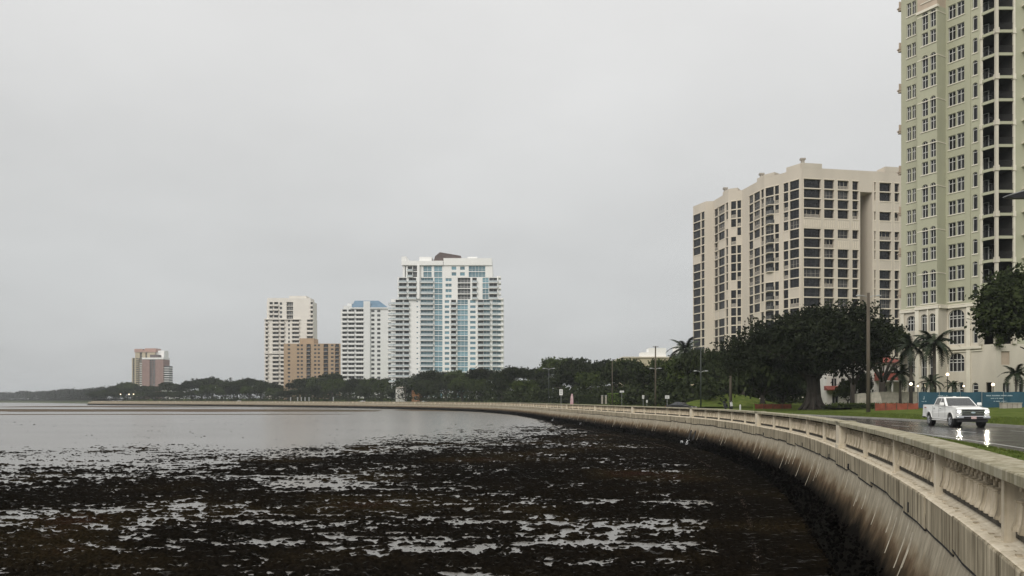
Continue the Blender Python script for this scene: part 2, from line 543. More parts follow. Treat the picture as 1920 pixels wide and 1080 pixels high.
# seaweed and mud
ms = bpy.data.materials.new('dark seaweed'); ms.use_nodes = True
t = ms.node_tree; b = t.nodes['Principled BSDF']
b.inputs['Roughness'].default_value = 1.0; b.inputs['Specular IOR Level'].default_value = .04; b.inputs['IOR'].default_value = 1.02
tcn = t.nodes.new('ShaderNodeTexCoord')
n1 = t.nodes.new('ShaderNodeTexNoise'); n1.inputs['Scale'].default_value = .12; n1.inputs['Detail'].default_value = 7
t.links.new(tcn.outputs['Object'], n1.inputs['Vector'])
r1 = t.nodes.new('ShaderNodeValToRGB')
el = r1.color_ramp.elements
el[0].position = .30; el[0].color = (.0055, .005, .004, 1)
el[1].position = .80; el[1].color = (.020, .009, .007, 1)
q = el.new(.5); q.color = (.007, .006, .0045, 1)
q = el.new(.62); q.color = (.014, .011, .006, 1)
t.links.new(n1.outputs[0], r1.inputs[0])
n3 = t.nodes.new('ShaderNodeTexNoise'); n3.inputs['Scale'].default_value = 9; n3.inputs['Detail'].default_value = 5
t.links.new(tcn.outputs['Object'], n3.inputs['Vector'])
r3 = t.nodes.new('ShaderNodeValToRGB')
r3.color_ramp.elements[0].position = .35; r3.color_ramp.elements[0].color = (.45, .45, .45, 1)
r3.color_ramp.elements[1].position = .72; r3.color_ramp.elements[1].color = (1.7, 1.6, 1.5, 1)
t.links.new(n3.outputs[0], r3.inputs[0])
mm = t.nodes.new('ShaderNodeMix'); mm.data_type = 'RGBA'; mm.blend_type = 'MULTIPLY'; mm.inputs[0].default_value = 1
t.links.new(r1.outputs[0], mm.inputs[6]); t.links.new(r3.outputs[0], mm.inputs[7])
t.links.new(mm.outputs[2], b.inputs['Base Color'])
mps = t.nodes.new('ShaderNodeMapping'); mps.inputs['Scale'].default_value = (.9, 4.2, 1)
t.links.new(tcn.outputs['Object'], mps.inputs[0])
ns = t.nodes.new('ShaderNodeTexNoise'); ns.inputs['Scale'].default_value = 1.5; ns.inputs['Detail'].default_value = 6; ns.inputs['Roughness'].default_value = .65
t.links.new(mps.outputs[0], ns.inputs['Vector'])
for (sock, lo_, hi_) in (('IOR', 1.02, 1.30), ('Roughness', 1.0, .42), ('Specular IOR Level', .04, .5)):
    q = t.nodes.new('ShaderNodeMapRange'); q.inputs['From Min'].default_value = .56; q.inputs['From Max'].default_value = .66
    q.inputs['To Min'].default_value = lo_; q.inputs['To Max'].default_value = hi_
    t.links.new(ns.outputs[0], q.inputs[0]); t.links.new(q.outputs[0], b.inputs[sock])
bu = t.nodes.new('ShaderNodeBump'); bu.inputs['Strength'].default_value = 1; bu.inputs['Distance'].default_value = .06
t.links.new(n3.outputs[0], bu.inputs['Height']); t.links.new(bu.outputs[0], b.inputs['Normal'])
M['weed'] = ms
M['bar'] = pm('wet sand bar', (.075, .068, .045), (.12, .088, .068), .02, .95, .2, 1, spec=.06)

MUD = -2.75


# ================================================================== setting
def sheet(name, quad, mat, kind='structure'):
    mb = MB(); mb.face(quad)
    o = mb.build(name, mat, fix=False)
    o['kind'] = kind
    return o


sheet('seabed', [(-6000, -300, MUD - .5), (4500, -300, MUD - .5), (4500, 7000, MUD - .5), (-6000, 7000, MUD - .5)], M['weed'])
sheet('water', [(-6000, -300, MUD), (4500, -300, MUD), (4500, 7000, MUD), (-6000, 7000, MUD)], M['water'])

# far shore beyond the end of the seawall
COAST = [C(825), (-392, 735), (-440, 830), (-560, 1010), (-780, 1250), (-1150, 1560), (-1700, 1980), (-2600, 2600), (-4200, 3300)]


def gz(s, d):
    k = float(np.interp(s, [150, 330], [1.0, 2.6]))
    return float(np.interp(d, [0, 16.45, 17.5, 24, 34, 50, 90], [0, 0, .03, .18, .55, .95, 1.1])) * k


# ground strip following the wall (with the road bed cut into it)
mb = MB()
DD = [.45, 3.0, 4.94, 4.96, 16.44, 16.46, 19, 24, 29, 34, 42, 50, 70, 90, 140]
for a in range(-24, 825, 3):
    pass
rows = []
for s in list(np.arange(-24, 120, 2.0)) + list(np.arange(120, 825.1, 5.0)):
    r = []
    for d in DD:
        z = gz(s, d)
        if d in (4.96, 16.44): z = -.13
        r.append(P(s, d, z))
    rows.append(r)
mb.grid(rows)
o = mb.build('lawn', M['grass'], fix=False); o['kind'] = 'structure'
mb = MB()
sweep(mb, -24, 825, 3, [(.42, .006), (2.7, .006)])
o = mb.build('pavement', M['walk'], fix=False); o['kind'] = 'structure'
mb = MB()
sweep(mb, -24, 825, 3, [(4.96, -.126), (7.8, -.10), (10.7, -.085), (13.6, -.10), (16.44, -.126)])
o = mb.build('road', M['asphalt'], fix=False); o['kind'] = 'structure'
mb = MB()
for a in (4.88, 16.44):
    sweep(mb, -24, 825, 3, [(a, -.15), (a, .012), (a + .16, .012), (a + .16, -.15)], True, True)
o = mb.build('kerb', M['kerb']); o['kind'] = 'structure'
mb = MB()
def rz_(d): return float(np.interp(d, [4.96, 7.8, 10.7, 13.6, 16.44], [-.126, -.10, -.085, -.10, -.126]))
for d in (6.5, 15.9):
    sweep(mb, -24, 500, 3, [(d - .06, rz_(d - .06) + .005), (d + .06, rz_(d + .06) + .005)])
for d in (9.6, 12.75):
    s = -20
    while s < 300:
        sweep(mb, s, s + 3, 1, [(d - .055, rz_(d - .055) + .005), (d + .055, rz_(d + .055) + .005)])
        s += 9.1
o = mb.build('road_markings', M['paint'], fix=False); o['kind'] = 'structure'

# inland terrain out to the horizon
mb = MB()
inner = [P(s, 138, gz(s, 140) - .02) for s in np.arange(-24, 826, 15)]
zi = inner[-1][2]
outer = [(x, y, zi) for x, y in COAST] + [(-4200, 6500, 2.5), (4200, 6500, 2.5), (4200, -300, 1.1)]
poly = inner[:-1] + [inner[-1]] + outer
mb.face(poly)
o = mb.build('terrain', M['land'], fix=False); o['kind'] = 'structure'
mb = MB()
g = [[(x, y, MUD), (x + 6, y + 4, zi)] for x, y in COAST]
mb.grid(g)
o = mb.build('shore', M['land'], fix=False); o['kind'] = 'structure'

# grass mound on the right
mb = MB()
rows = []
for i in range(13):
    rr = i / 12
    rows.append([(12.5 * rr * math.cos(a), 9 * rr * math.sin(a), 2.35 * (math.cos(rr * math.pi) + 1) / 2 - .05 * rr) for a in [k * math.pi / 16 for k in range(32)]])
mb.grid(rows, True)
o = mb.build('grassy_hill', M['grass'], smooth=True, loc=(41, 146, .5)); o['kind'] = 'structure'

# ------------------------------------------------------------------ seaweed flats (perspective-spaced grid only as level of detail)
nr, nc = 560, 820
Yr = 16.5 * (175 / 16.5) ** (np.linspace(0, 1, nr) ** .92)
Cc = np.linspace(-.70, .56, nc)
YY, CC = np.meshgrid(Yr, Cc, indexing='ij')
XX = CC * YY
yb = 50 + 105 * np.clip((XX + 22) / 46, 0, 1) ** 1.1
yb = yb * (0.86 + .34 * fbm(XX * .03 + 5, YY * .03, 3, 91))
bias = np.clip((yb - YY) / (yb * .38), -1.6, .62)
big = fbm(XX * .09 + 3.1, YY * .17, 3, 5)
mid = fbm(XX * .26, YY * .75, 4, 21, .55)
fin = fbm(XX * 1.3, YY * 3.2, 4, 43, .62)
vf = fbm(XX * 4.5, YY * 9.5, 3, 61, .6)
H = .24 * (mid - .5) + .20 * (big - .5) + .50 * (fin - .5) + .46 * (vf - .5) + .13 * bias - .014
ln1 = fbm(XX * .55 + 40, YY * 2.6, 4, 131, .6)
ln2 = fbm(XX * 1.4 + 9, YY * 4.4, 3, 171, .6)
H -= .16 * np.exp(-((ln1 - .5) / .016) ** 2) * np.clip(vnoise(XX * .25, YY * .4, 9) * 2.2 - .7, 0, 1)
H -= .14 * np.exp(-((ln2 - .47) / .014) ** 2) * np.clip(vnoise(XX * .2 + 5, YY * .5, 19) * 2.4 - .8, 0, 1)
# a clear pool or two near the viewer
for (px_, py_, rx_, ry_, am) in ((2.0, 27.5, 5.5, 1.0, .08), (-4.5, 24.5, 4.5, 1.1, .08), (-8, 40, 6, 3, .07), (-16, 31, 7, 2.5, .08), (-1, 19.4, 1.5, .5, .10), (-12, 23, 3, 1, .08)):
    H -= am * np.exp(-((XX - px_) / rx_) ** 2 - ((YY - py_) / ry_) ** 2)
# close to the wall everything is weed
Wx = np.interp(YY, Y_, X_)
H += .30 * np.clip(1 - (Wx - XX) / 5.5, 0, 1)
H = np.clip(H, -.09, .22) * .55
Zz = MUD + H
keep = (H[:-1, :-1] > -.006) | (H[1:, :-1] > -.006) | (H[1:, 1:] > -.006) | (H[:-1, 1:] > -.006)
keep &= (XX[:-1, :-1] < Wx[:-1, :-1] + .5)
idx = np.arange(nr * nc).reshape(nr, nc)
F = np.stack([idx[:-1, :-1][keep], idx[:-1, 1:][keep], idx[1:, 1:][keep], idx[1:, :-1][keep]], 1)
used = np.unique(F)
remap = np.zeros(nr * nc, dtype=np.int64); remap[used] = np.arange(len(used))
Vv = np.stack([XX.ravel()[used], YY.ravel()[used], Zz.ravel()[used]], 1)
F = remap[F]
me = bpy.data.meshes.new('seaweed')
me.vertices.add(len(Vv)); me.vertices.foreach_set('co', Vv.ravel().astype(np.float32))
me.loops.add(F.size); me.loops.foreach_set('vertex_index', F.ravel().astype(np.int32))
me.polygons.add(len(F)); me.polygons.foreach_set('loop_start', np.arange(0, F.size, 4, dtype=np.int32))
me.polygons.foreach_set('loop_total', np.full(len(F), 4, dtype=np.int32))
me.materials.append(M['weed'])
me.update(calc_edges=True)
tagit(place('seaweed', me), 'dark brown seaweed matted over the shallow water, broken by pale pools', 'seaweed', kind='stuff')

# far sand bars and weed lines just breaking the surface
nr, nc = 220, 420
Yr = np.linspace(172, 620, nr); Xr = np.linspace(-330, 14, nc)
YY, XX = np.meshgrid(Yr, Xr, indexing='ij')
cl = YY + .02 * XX
bands = (.9 * np.exp(-((YY - 232 - 10 * fbm(XX * .02, YY * .0 + 3, 3, 3)) / 7) ** 2) * np.clip((-XX - 20) / 70, 0, 1)
         + 1.0 * np.exp(-((YY - 330 - 30 * (fbm(XX * .012, YY * 0, 3, 8) - .5)) / 34) ** 2)
         + 1.0 * np.exp(-((YY - 520) / 55) ** 2) * np.clip((-XX - 120) / 60, 0, 1))
H = .34 * bands + .26 * (fbm(XX * .012, YY * .05, 4, 77) - .5) - .125
# pale line of water kept clear along the wall
for i in range(nr):
    pass
dist = np.full(XX.shape, 1e9)
for s in np.arange(150, 825, 6):
    x, y = C(s)
    dist = np.minimum(dist, (XX - x) ** 2 + (YY - y) ** 2)
dist = np.sqrt(dist)
H -= .25 * np.exp(-((dist - 22) / 10) ** 2)
Wx2 = np.interp(YY, Y_, X_)
H[XX > Wx2 - 2] = -.3
H = np.clip(H, -.1, .2) * .4
keep = (H[:-1, :-1] > -.01) | (H[1:, 1:] > -.01)
idx = np.arange(nr * nc).reshape(nr, nc)
F = np.stack([idx[:-1, :-1][keep], idx[:-1, 1:][keep], idx[1:, 1:][keep], idx[1:, :-1][keep]], 1)
me = bpy.data.meshes.new('sand_bar')
me.from_pydata(np.stack([XX.ravel(), YY.ravel(), MUD + H.ravel()], 1).tolist(), [], F.tolist())
me.materials.append(M['bar'])
tagit(place('sand_bar', me), 'low brown mud banks breaking the water towards the far shore', 'sand bar', kind='stuff')

# ================================================================== seawall
sw = empty('seawall', P(60, 0, MUD), 0, 'tide-stained concrete seawall curving from the lower right round the bay', 'seawall')
OFF = Vector(sw.location)


def rel(o):      # keep world coordinates under a placed parent
    o.location = Vector(o.location) - OFF
    return o


def part(mb, name, mat, parent, smooth=False, fix=True):
    o = mb.build(name, mat, parent, smooth, fix=fix)
    o.location = (-parent.location[0], -parent.location[1], -parent.location[2])
    return o


def lod(s): return .6 if s < 40 else (1.2 if s < 120 else 4)


def seg_sweep(mb, s0, s1, prof, **k):
    s = s0
    while s < s1 - 1e-6:
        e_ = min(s1, s + 20)
        sweep(mb, s, e_, lod(s), prof)
        s = e_


mb = MB()
seg_sweep(mb, -24, 825, [(-.075, -.60), (-.085, -.66), (-.22, -1.2), (-.40, -1.75), (-.56, -2.15), (-.9, -2.45), (-1.6, -2.80)])
face = part(mb, 'tidal_face', M['tidal'], sw, fix=False)
mb = MB()
seg_sweep(mb, -24, 825, [(-.13, -.115), (-.10, -.085), (.10, -.06), (.18, -.02), (.44, -.01), (.44, .0), (.6, .0)])
part(mb, 'ledge', M['ledge'], sw, fix=False)
# fascia panels, joint by joint, uneven along their lower edge
s = -22.0
k = 0
while s < 825:
    ln = SP / 2 if s < 110 else (SP if s < 300 else SP * 5)
    mb = MB()
    o1 = R.uniform(-.012, .018); zb = -.63 + R.uniform(-.075, .055)
    g_ = .012
    n = 3 if ln < 6 else 8
    rows = []
    for i in range(n + 1):
        s_ = s + g_ + (ln - 2 * g_) * i / n
        zz = zb + (.06 * (i == n) if (k % 3 == 0) else 0) + R.uniform(-.012, .012)
        rows.append([P(s_, d, z) for d, z in ((.05, -.10), (-.125 - o1, -.10), (-.135 - o1, -.125), (-.135 - o1, zz + .02), (-.115 - o1, zz), (.05, zz))])
    mb.grid(rows, True, True)
    part(mb, 'fascia_panel', M['fascia'], sw)
    if s < 130:
        cr = MB()
        cr.grid([[(*r_[4][:2], r_[4][2] + .012), (r_[3][0], r_[3][1], r_[3][2] - .018), (*P(s + g_ + (ln - 2 * g_) * q_ / n, -.13 - o1)[:2], r_[4][2] - .022 - .012 * R.random()), (*P(s + g_ + (ln - 2 * g_) * q_ / n, -.06)[:2], r_[4][2] - .03)] for q_, r_ in enumerate(rows)], True, True)
        if k % 3 == 1:
            cr.grid([[P(s + ln + R.uniform(-.012, .012) + q_, -.142 - o1, zb + .30 * t_ - .02) for q_ in (-.016, .016 * (1 - .5 * t_))] for t_ in (0, .25, .5, .75, 1)])
        part(cr, 'joint_crack', M['crack'], sw, fix=False)
    s += ln; k += 1
# oyster-crusted toe: rocks
V = []
for s in np.concatenate([np.arange(-8, 60, .02), np.arange(60, 200, .06), np.arange(200, 500, .5)]):
    d = -.50 - abs(R.gauss(0, .75)); z = -2.12 + (d + .55) * .62 + R.gauss(0, .035)
    z = max(z, MUD + .0)
    if s > 200: r = .16
    else: r = R.uniform(.02, .065) * (1 + s / 120)
    c = np.array(P(s, d, z))
    a = np.array([R.gauss(0, 1), R.gauss(0, 1), R.gauss(0, .6)]); a /= np.linalg.norm(a)
    b_ = np.cross(a, [R.gauss(0, 1), R.gauss(0, 1), R.gauss(0, 1)]); b_ /= np.linalg.norm(b_) + 1e-9
    n_ = np.cross(a, b_)
    a = a * r; b_ = b_ * r * .7; n_ = n_ * r * .6
    for (p, q_, w_) in ((a, b_, n_), (b_, n_, a)):
        V.append([c - p + w_ * .6, c - q_ + w_, c + p + w_ * .6, c + q_ + w_])
        V.append([c - p - w_ * .6, c - q_ - w_, c + p - w_ * .6, c + q_ - w_])
o = place('oyster_crust', quads_mesh('oyster_crust', np.array(V), M['oyster']), sw)
o.location = -OFF; o['kind'] = 'stuff'
# calcium drips
mb = MB()
s = 2.0
while s < 150:
    if R.random() < .62:
        for j in range(R.choice([1, 1, 1, 2, 3])):
            s0 = s + R.uniform(-.3, .3)
            z1 = -.68 - R.choice([0, 0, .1, .25]); z0 = z1 - abs(R.gauss(.55, .35)) - .12
            w_ = R.uniform(.016, .042) * (1 + s / 80)
            n = 7
            rows = []
            for i in range(n + 1):
                z = z1 + (z0 - z1) * i / n
                d = float(np.interp(-z, [.66, 1.2, 1.75, 2.15], [-.085, -.22, -.40, -.56])) - .006
                ww = w_ * (1 - .6 * i / n) * R.uniform(.7, 1.2)
                sj = s0 + R.uniform(-.008, .008)
                rows.append([P(sj - ww, d + .004, z), P(sj, d - .012, z), P(sj + ww, d + .004, z)])
            mb.grid(rows)
    s += R.uniform(.7, 1.7)
o = part(mb, 'calcium_drip', M['calcium'], sw, fix=False); o['kind'] = 'stuff'
# weep holes at fascia foot
for s in (6.6, 16.5, 21.3, 29.4, 41.2, 55, 70):
    mb = MB(); mb.cbox((0, 0, 0), (.10, .10, .20))
    p = P(s, -.115, -.52)
    mb.build('weep_hole', M['crack'], sw, loc=Vector(p) - OFF, rz=wall_rot(s))
# debris line along the submerged footing
V = []
for s in np.arange(2, 110, .02):
    d = -3.0 - .01 * s + R.gauss(0, .06)
    if R.random() < .25 + .25 * math.sin(s * 1.3): continue
    c = np.array(P(s, d, MUD + .085 + R.uniform(0, .02)))
    a = R.uniform(0, 6.28); r = R.uniform(.004, .012) * (1 + s / 60)
    u_ = np.array([math.cos(a), math.sin(a), R.uniform(-.3, .3)]) * r; v_ = np.array([-math.sin(a), math.cos(a), .5]) * r * .5
    V.append([c - u_ - v_, c + u_ - v_, c + u_ + v_, c - u_ + v_])
tagit(place('foam_line', quads_mesh('foam_line', np.array(V), M['soil'])), 'thin pale line of shell and foam in the weed, following the foot of the seawall', 'foam', kind='stuff')

# storm outfalls: two dark flap mouths, and two small distant jets
def outfall(s, n, label, size):
    t_ = empty('storm_outfall', P(s, -.50, -2.1), wall_rot(s), label, 'outfall', 'storm outfalls in the seawall')
    t_.rotation_euler = (rad(17), 0, wall_rot(s))
    for j in range(n):
        mb = MB()
        x = (j - (n - 1) / 2) * 1.7 * size
        pts = []
        for k in range(9):
            a = math.pi * k / 8
            pts.append((x + .33 * size * math.cos(a), .25 * size + .75 * size * math.sin(a) * .9))
        pts = [(x + .33 * size, -.35)] + pts + [(x - .33 * size, -.35)]
        mb.prism(pts, -.1, .06, 'y')
        mb.build('pipe_mouth', M['crack'], t_)
        V = []
        for k in range(24):
            c = np.array([x + R.gauss(0, .07), .42 + R.gauss(0, .10) + k * .004, -.66 + abs(R.gauss(0, .16))])
            r = R.uniform(.02, .05)
            u_ = np.array([r, R.uniform(-r, r), 0]); v_ = np.array([0, R.uniform(-r, r), r])
            V.append([c - u_ - v_, c + u_ - v_, c + u_ + v_, c - u_ + v_])
        place('spray', quads_mesh('spray', np.array(V), M['water_foam']), t_)
outfall(66.5, 2, 'pair of dark pipe mouths low in the seawall, spilling white water', .95)
outfall(124, 1, 'small distant pipe mouth with white spray at the foot of the seawall', .6)
outfall(150, 1, 'farthest small pipe mouth spraying white where the wall meets pale water', .6)

# ================================================================== balustrade
ba = empty('balustrade', P(60, .2, 0), 0, 'weathered cream concrete balustrade of turned balusters running along the top of the seawall', 'balustrade')
BO = Vector(ba.location)
bal_prof = [(.150, .115), (.151, .14), (.138, .175), (.120, .23), (.110, .30), (.104, .38), (.098, .44), (.110, .452), (.112, .472),
            (.058, .485), (.034, .50), (.034, .575)]
mb = MB(); mb.lathe(bal_prof, 10)
mb.mi = 1  # neck takes the dark tone: shade beneath the coping put into colour
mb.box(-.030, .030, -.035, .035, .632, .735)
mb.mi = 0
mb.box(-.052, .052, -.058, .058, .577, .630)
me_bal = mb.mesh('baluster', [M['bal'], M['mildew_shade']], smooth=False)
mbl = MB(); mbl.lathe([(.148, .12), (.10, .45), (.12, .52), (.05, .56), (.06, .73)], 4)
me_post = MB(); me_post.cbox((0, -.20, .33), (.16, .34, .82)); me_post = me_post.mesh('post', M['ledge'])
mp_ = MB(); mp_.cbox((0, -.17, .345), (.72, .52, .86)); mp_.cbox((0, -.17, -.02), (.80, .58, .14)); me_pier = mp_.mesh('pier', M['ledge'])
nb = 0
far = MB()
pads = MB()
K0, K1 = -4, 168
for k in range(K0, K1):
    s = k * SP
    pier = (k - 4) % 5 == 0
    p = Vector(P(s, 0, 0)) - BO
    place('pier' if pier else 'post', me_pier if pier else me_post, ba, p, (0, 0, wall_rot(s)))
    n = 15
    for j in range(n):
        sj = s + .16 + (SP - .32) * (j + .5) / n
        if pier and j == 0: continue
        if (k - 3) % 5 == 0 and j == n - 1: continue
        if 0 <= k < 20 or k in (-1,):
            place('baluster', me_bal, ba, Vector(P(sj, .205, 0)) - BO, (0, 0, wall_rot(sj)))
            nb += 1
        else:
            q_ = P(sj, .205, 0); a = wall_rot(sj); i = len(far.v)
            if k < 60 or j % 1 == 0:
                ca, sa = math.cos(a), math.sin(a)
                far.v.extend([(q_[0] + x * ca - y * sa, q_[1] + x * sa + y * ca, z) for x, y, z in mbl.v])
                far.f.extend([tuple(i + t_ for t_ in f) for f in mbl.f]); far.m.extend([0] * len(mbl.f))
        if s < 60:
            a = wall_rot(sj); q_ = P(sj, .02 + R.uniform(-.03, .03), -.064); ca, sa = math.cos(a), math.sin(a); i = len(pads.v)
            tmp = MB(); tmp.box(-.07, .05, -.035, .03, -.02, .004 + R.uniform(-.01, .006))
            pads.v.extend([(q_[0] + x * ca - y * sa, q_[1] + x * sa + y * ca, q_[2] + z) for x, y, z in tmp.v])
            pads.f.extend([tuple(i + t_ for t_ in f) for f in tmp.f]); pads.m.extend([0] * 6)
o = part(far, 'distant_balusters', M['bal'], ba, fix=False); o['kind'] = 'stuff'
o = part(pads, 'drip_blocks', M['bal'], ba, fix=False); o['kind'] = 'stuff'
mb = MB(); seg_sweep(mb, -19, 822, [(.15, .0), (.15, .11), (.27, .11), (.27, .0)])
part(mb, 'plinth_rail', M['mildew_shade'], ba, fix=False)  # shade below the balusters is painted into this rail
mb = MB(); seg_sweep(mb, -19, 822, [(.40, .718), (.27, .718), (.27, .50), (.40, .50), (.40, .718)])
part(mb, 'added_dark_beam', M['mildew_shade'], ba, fix=False)  # beam added behind the necks to darken the gaps under the coping
# coping stones from pier to pier
k = -6
while k < 168:
    s0 = max(k * SP, -23.9); s1 = min((k + 5) * SP, 824)
    mb = MB()
    sweep(mb, s0 + .006, s1 - .006, lod(s0), [(-.075, .722), (-.09, .735), (-.09, .845), (-.075, .862), (.41, .872), (.435, .85), (.435, .745), (.42, .722)], True, True)
    part(mb, 'coping', M['cap'], ba)
    k += 5
for k in range(-1, 40, 5):
    s = k * SP
    mb = MB(); mb.cbox((0, -.18, .872), (.86, .62, .05))
    mb.build('pier_cap', M['cap'], ba, loc=Vector(P(s, 0, 0)) - BO, rz=wall_rot(s))

# ================================================================== facades
class Face:
    """a vertical wall plane: u along it, v up, w outwards"""
    def __init__(s, o, d, z=0.0):
        s.o = Vector((o[0], o[1], z)); l = math.hypot(*d)
        s.d = Vector((d[0] / l, d[1] / l, 0)); s.n = Vector((s.d.y, -s.d.x, 0))
        s.rz = math.atan2(s.d.y, s.d.x)

    def p(s, u, v, w=0.0):
        q = s.o + s.d * u + s.n * w
        return (q.x, q.y, q.z + v)


def fbox(mb, F, u0, u1, v0, v1, w0, w1):
    P8 = [F.p(u0, v0, w1), F.p(u1, v0, w1), F.p(u1, v0, w0), F.p(u0, v0, w0), F.p(u0, v1, w1), F.p(u1, v1, w1), F.p(u1, v1, w0), F.p(u0, v1, w0)]
    i = len(mb.v); mb.v.extend(P8)
    for f in ((3, 2, 1, 0), (4, 5, 6, 7), (0, 1, 5, 4), (1, 2, 6, 5), (2, 3, 7, 6), (3, 0, 4, 7)):
        mb.f.append(tuple(i + k for k in f)); mb.m.append(mb.mi)


def wallgrid(mb, F, u0, u1, v0, v1, ops, depth=.3):
    """wall plane with real openings (a,b,c,d[,arch radius]) and their reveals"""
    us = sorted({u0, u1, *[min(max(q, u0), u1) for o_ in ops for q in o_[:2]]})
    vs = sorted({v0, v1, *[min(max(q, v0), v1) for o_ in ops for q in o_[2:4]]})
    us = [u for i, u in enumerate(us) if i == 0 or u - us[i - 1] > 1e-4]
    vs = [v for i, v in enumerate(vs) if i == 0 or v - vs[i - 1] > 1e-4]
    for i in range(len(us) - 1):
        uc = (us[i] + us[i + 1]) / 2
        col = [o_ for o_ in ops if o_[0] < uc < o_[1]]
        j = 0; run = None
        for j in range(len(vs) - 1):
            vc = (vs[j] + vs[j + 1]) / 2
            if any(o_[2] < vc < o_[3] for o_ in col):
                if run is not None:
                    mb.face([F.p(us[i], run), F.p(us[i + 1], run), F.p(us[i + 1], vs[j]), F.p(us[i], vs[j])]); run = None
            elif run is None:
                run = vs[j]
        if run is not None:
            mb.face([F.p(us[i], run), F.p(us[i + 1], run), F.p(us[i + 1], vs[-1]), F.p(us[i], vs[-1])])
    for o_ in ops:
        a, b, c, d = o_[:4]
        arch = o_[4] if len(o_) > 4 else 0
        mb.face([F.p(a, c), F.p(b, c), F.p(b, c, -depth), F.p(a, c, -depth)])
        top = d - arch
        mb.face([F.p(a, c), F.p(a, c, -depth), F.p(a, top, -depth), F.p(a, top)])
        mb.face([F.p(b, c), F.p(b, top), F.p(b, top, -depth), F.p(b, c, -depth)])
        if not arch:
            mb.face([F.p(a, d), F.p(a, d, -depth), F.p(b, d, -depth), F.p(b, d)])
        else:
            m_ = (a + b) / 2; r = (b - a) / 2; n = 10
            A = [(m_ - r * math.cos(math.pi * k / n), top + arch * math.sin(math.pi * k / n)) for k in range(n + 1)]
            for k in range(n):
                cn_ = (a, d) if k < n // 2 else (b, d)
                mb.face([F.p(*A[k]), F.p(*A[k + 1]), F.p(*cn_)])
                mb.face([F.p(*A[k]), F.p(A[k][0], A[k][1], -depth), F.p(A[k + 1][0], A[k + 1][1], -depth), F.p(*A[k + 1])])


_wm = {}


def win_mesh(wd, h, arch=0, nx=2, ny=1, trans=.0, fr=.07, mats=None, key=''):
    """window of frame bars before a pane; origin bottom middle, outward -y. returns (frame mesh, pane mesh)"""
    K = (round(wd, 3), round(h, 3), arch, nx, ny, trans, fr, key)
    if K in _wm: return _wm[K]
    f = MB(); r = wd / 2
    top = h - arch
    f.box(-r, -r + fr, -.05, .05, 0, top); f.box(r - fr, r, -.05, .05, 0, top); f.box(-r + fr, r - fr, -.05, .05, 0, fr)
    if arch:
        n = 10
        for k in range(n):
            a, b_ = math.pi * k / n, math.pi * (k + 1) / n
            o1 = (-r * math.cos(a), top + arch * math.sin(a)); o2 = (-r * math.cos(b_), top + arch * math.sin(b_))
            s1 = (r - fr) / r
            i1 = (o1[0] * s1, top + (o1[1] - top) * s1); i2 = (o2[0] * s1, top + (o2[1] - top) * s1)
            f.face([(o1[0], -.05, o1[1]), (o2[0], -.05, o2[1]), (i2[0], -.05, i2[1]), (i1[0], -.05, i1[1])])
            f.face([(i1[0], -.05, i1[1]), (i2[0], -.05, i2[1]), (i2[0], .05, i2[1]), (i1[0], .05, i1[1])])
    else:
        f.box(-r + fr, r - fr, -.05, .05, h - fr, h)
    for i in range(1, nx):
        x = -r + wd * i / nx
        f.box(x - fr * .45, x + fr * .45, -.045, .045, fr, (h - fr) if not arch else top + arch * .94)
    hs_ = [trans] if trans else []
    hs_ += [h * j / ny for j in range(1, ny)]
    for z in hs_:
        if arch and z > top: continue
        f.box(-r + fr, r - fr, -.055, .055, z - fr * .5, z + fr * .5)
    if arch:
        f.box(-r + fr, r - fr, -.055, .055, top - fr * .5, top + fr * .5)
    g_ = MB()
    if arch:
        g_.face([(-r + .01, .02, .01), (r - .01, .02, .01)] + [((r - .01) * math.cos(math.pi * k / 10), .02, top + (arch - .01) * math.sin(math.pi * k / 10)) for k in range(11)])
    else:
        g_.face([(-r + .01, .02, .01), (r - .01, .02, .01), (r - .01, .02, h - .01), (-r + .01, .02, h - .01)])
    g_.mi = 1
    for i in range(nx):
        a = -r + wd * i / nx; cwd = wd / nx
        zt_ = (trans if trans else top) - .03
        for u0_, u1_ in ((.12, .34), (.66, .86)):
            if (i + int(wd * 10)) % 2 and u0_ < .5: continue
            g_.face([(a + cwd * u0_, .012, .06), (a + cwd * u1_, .012, .06), (a + cwd * u1_, .012, zt_), (a + cwd * u0_, .012, zt_)])
    _wm[K] = (f.mesh('window_frame', mats[0]), g_.mesh('window_pane', [mats[1], M['curtain']], fix=False))
    return _wm[K]


def add_win(B, F, a, b, c, d, arch=0, nx=2, ny=1, trans=0, depth=.22, mats=None, fr=.07, key='', label=None):
    fm, gm = win_mesh(b - a, d - c, arch, nx, ny, trans, fr, mats or (M['frame'], M['glass']), key)
    o = place('window', fm, B, F.p((a + b) / 2, c, -depth), (0, 0, F.rz))
    place('pane', gm, o)
    return o


def solid(mb, ring, z0, z1):
    mb.prism([(x, y) for x, y in ring], z0, z1, 'z')


def tbox(F, u0, u1, v0, v1, w0, w1, name='moulding'):
    mb = MB(); fbox(mb, F, u0, u1, v0, v1, w0, w1)
    return mb.build('sill' if (v1 - v0) < .16 else ('pilaster' if v1 - v0 > 5 else name), M['trim'], gt)


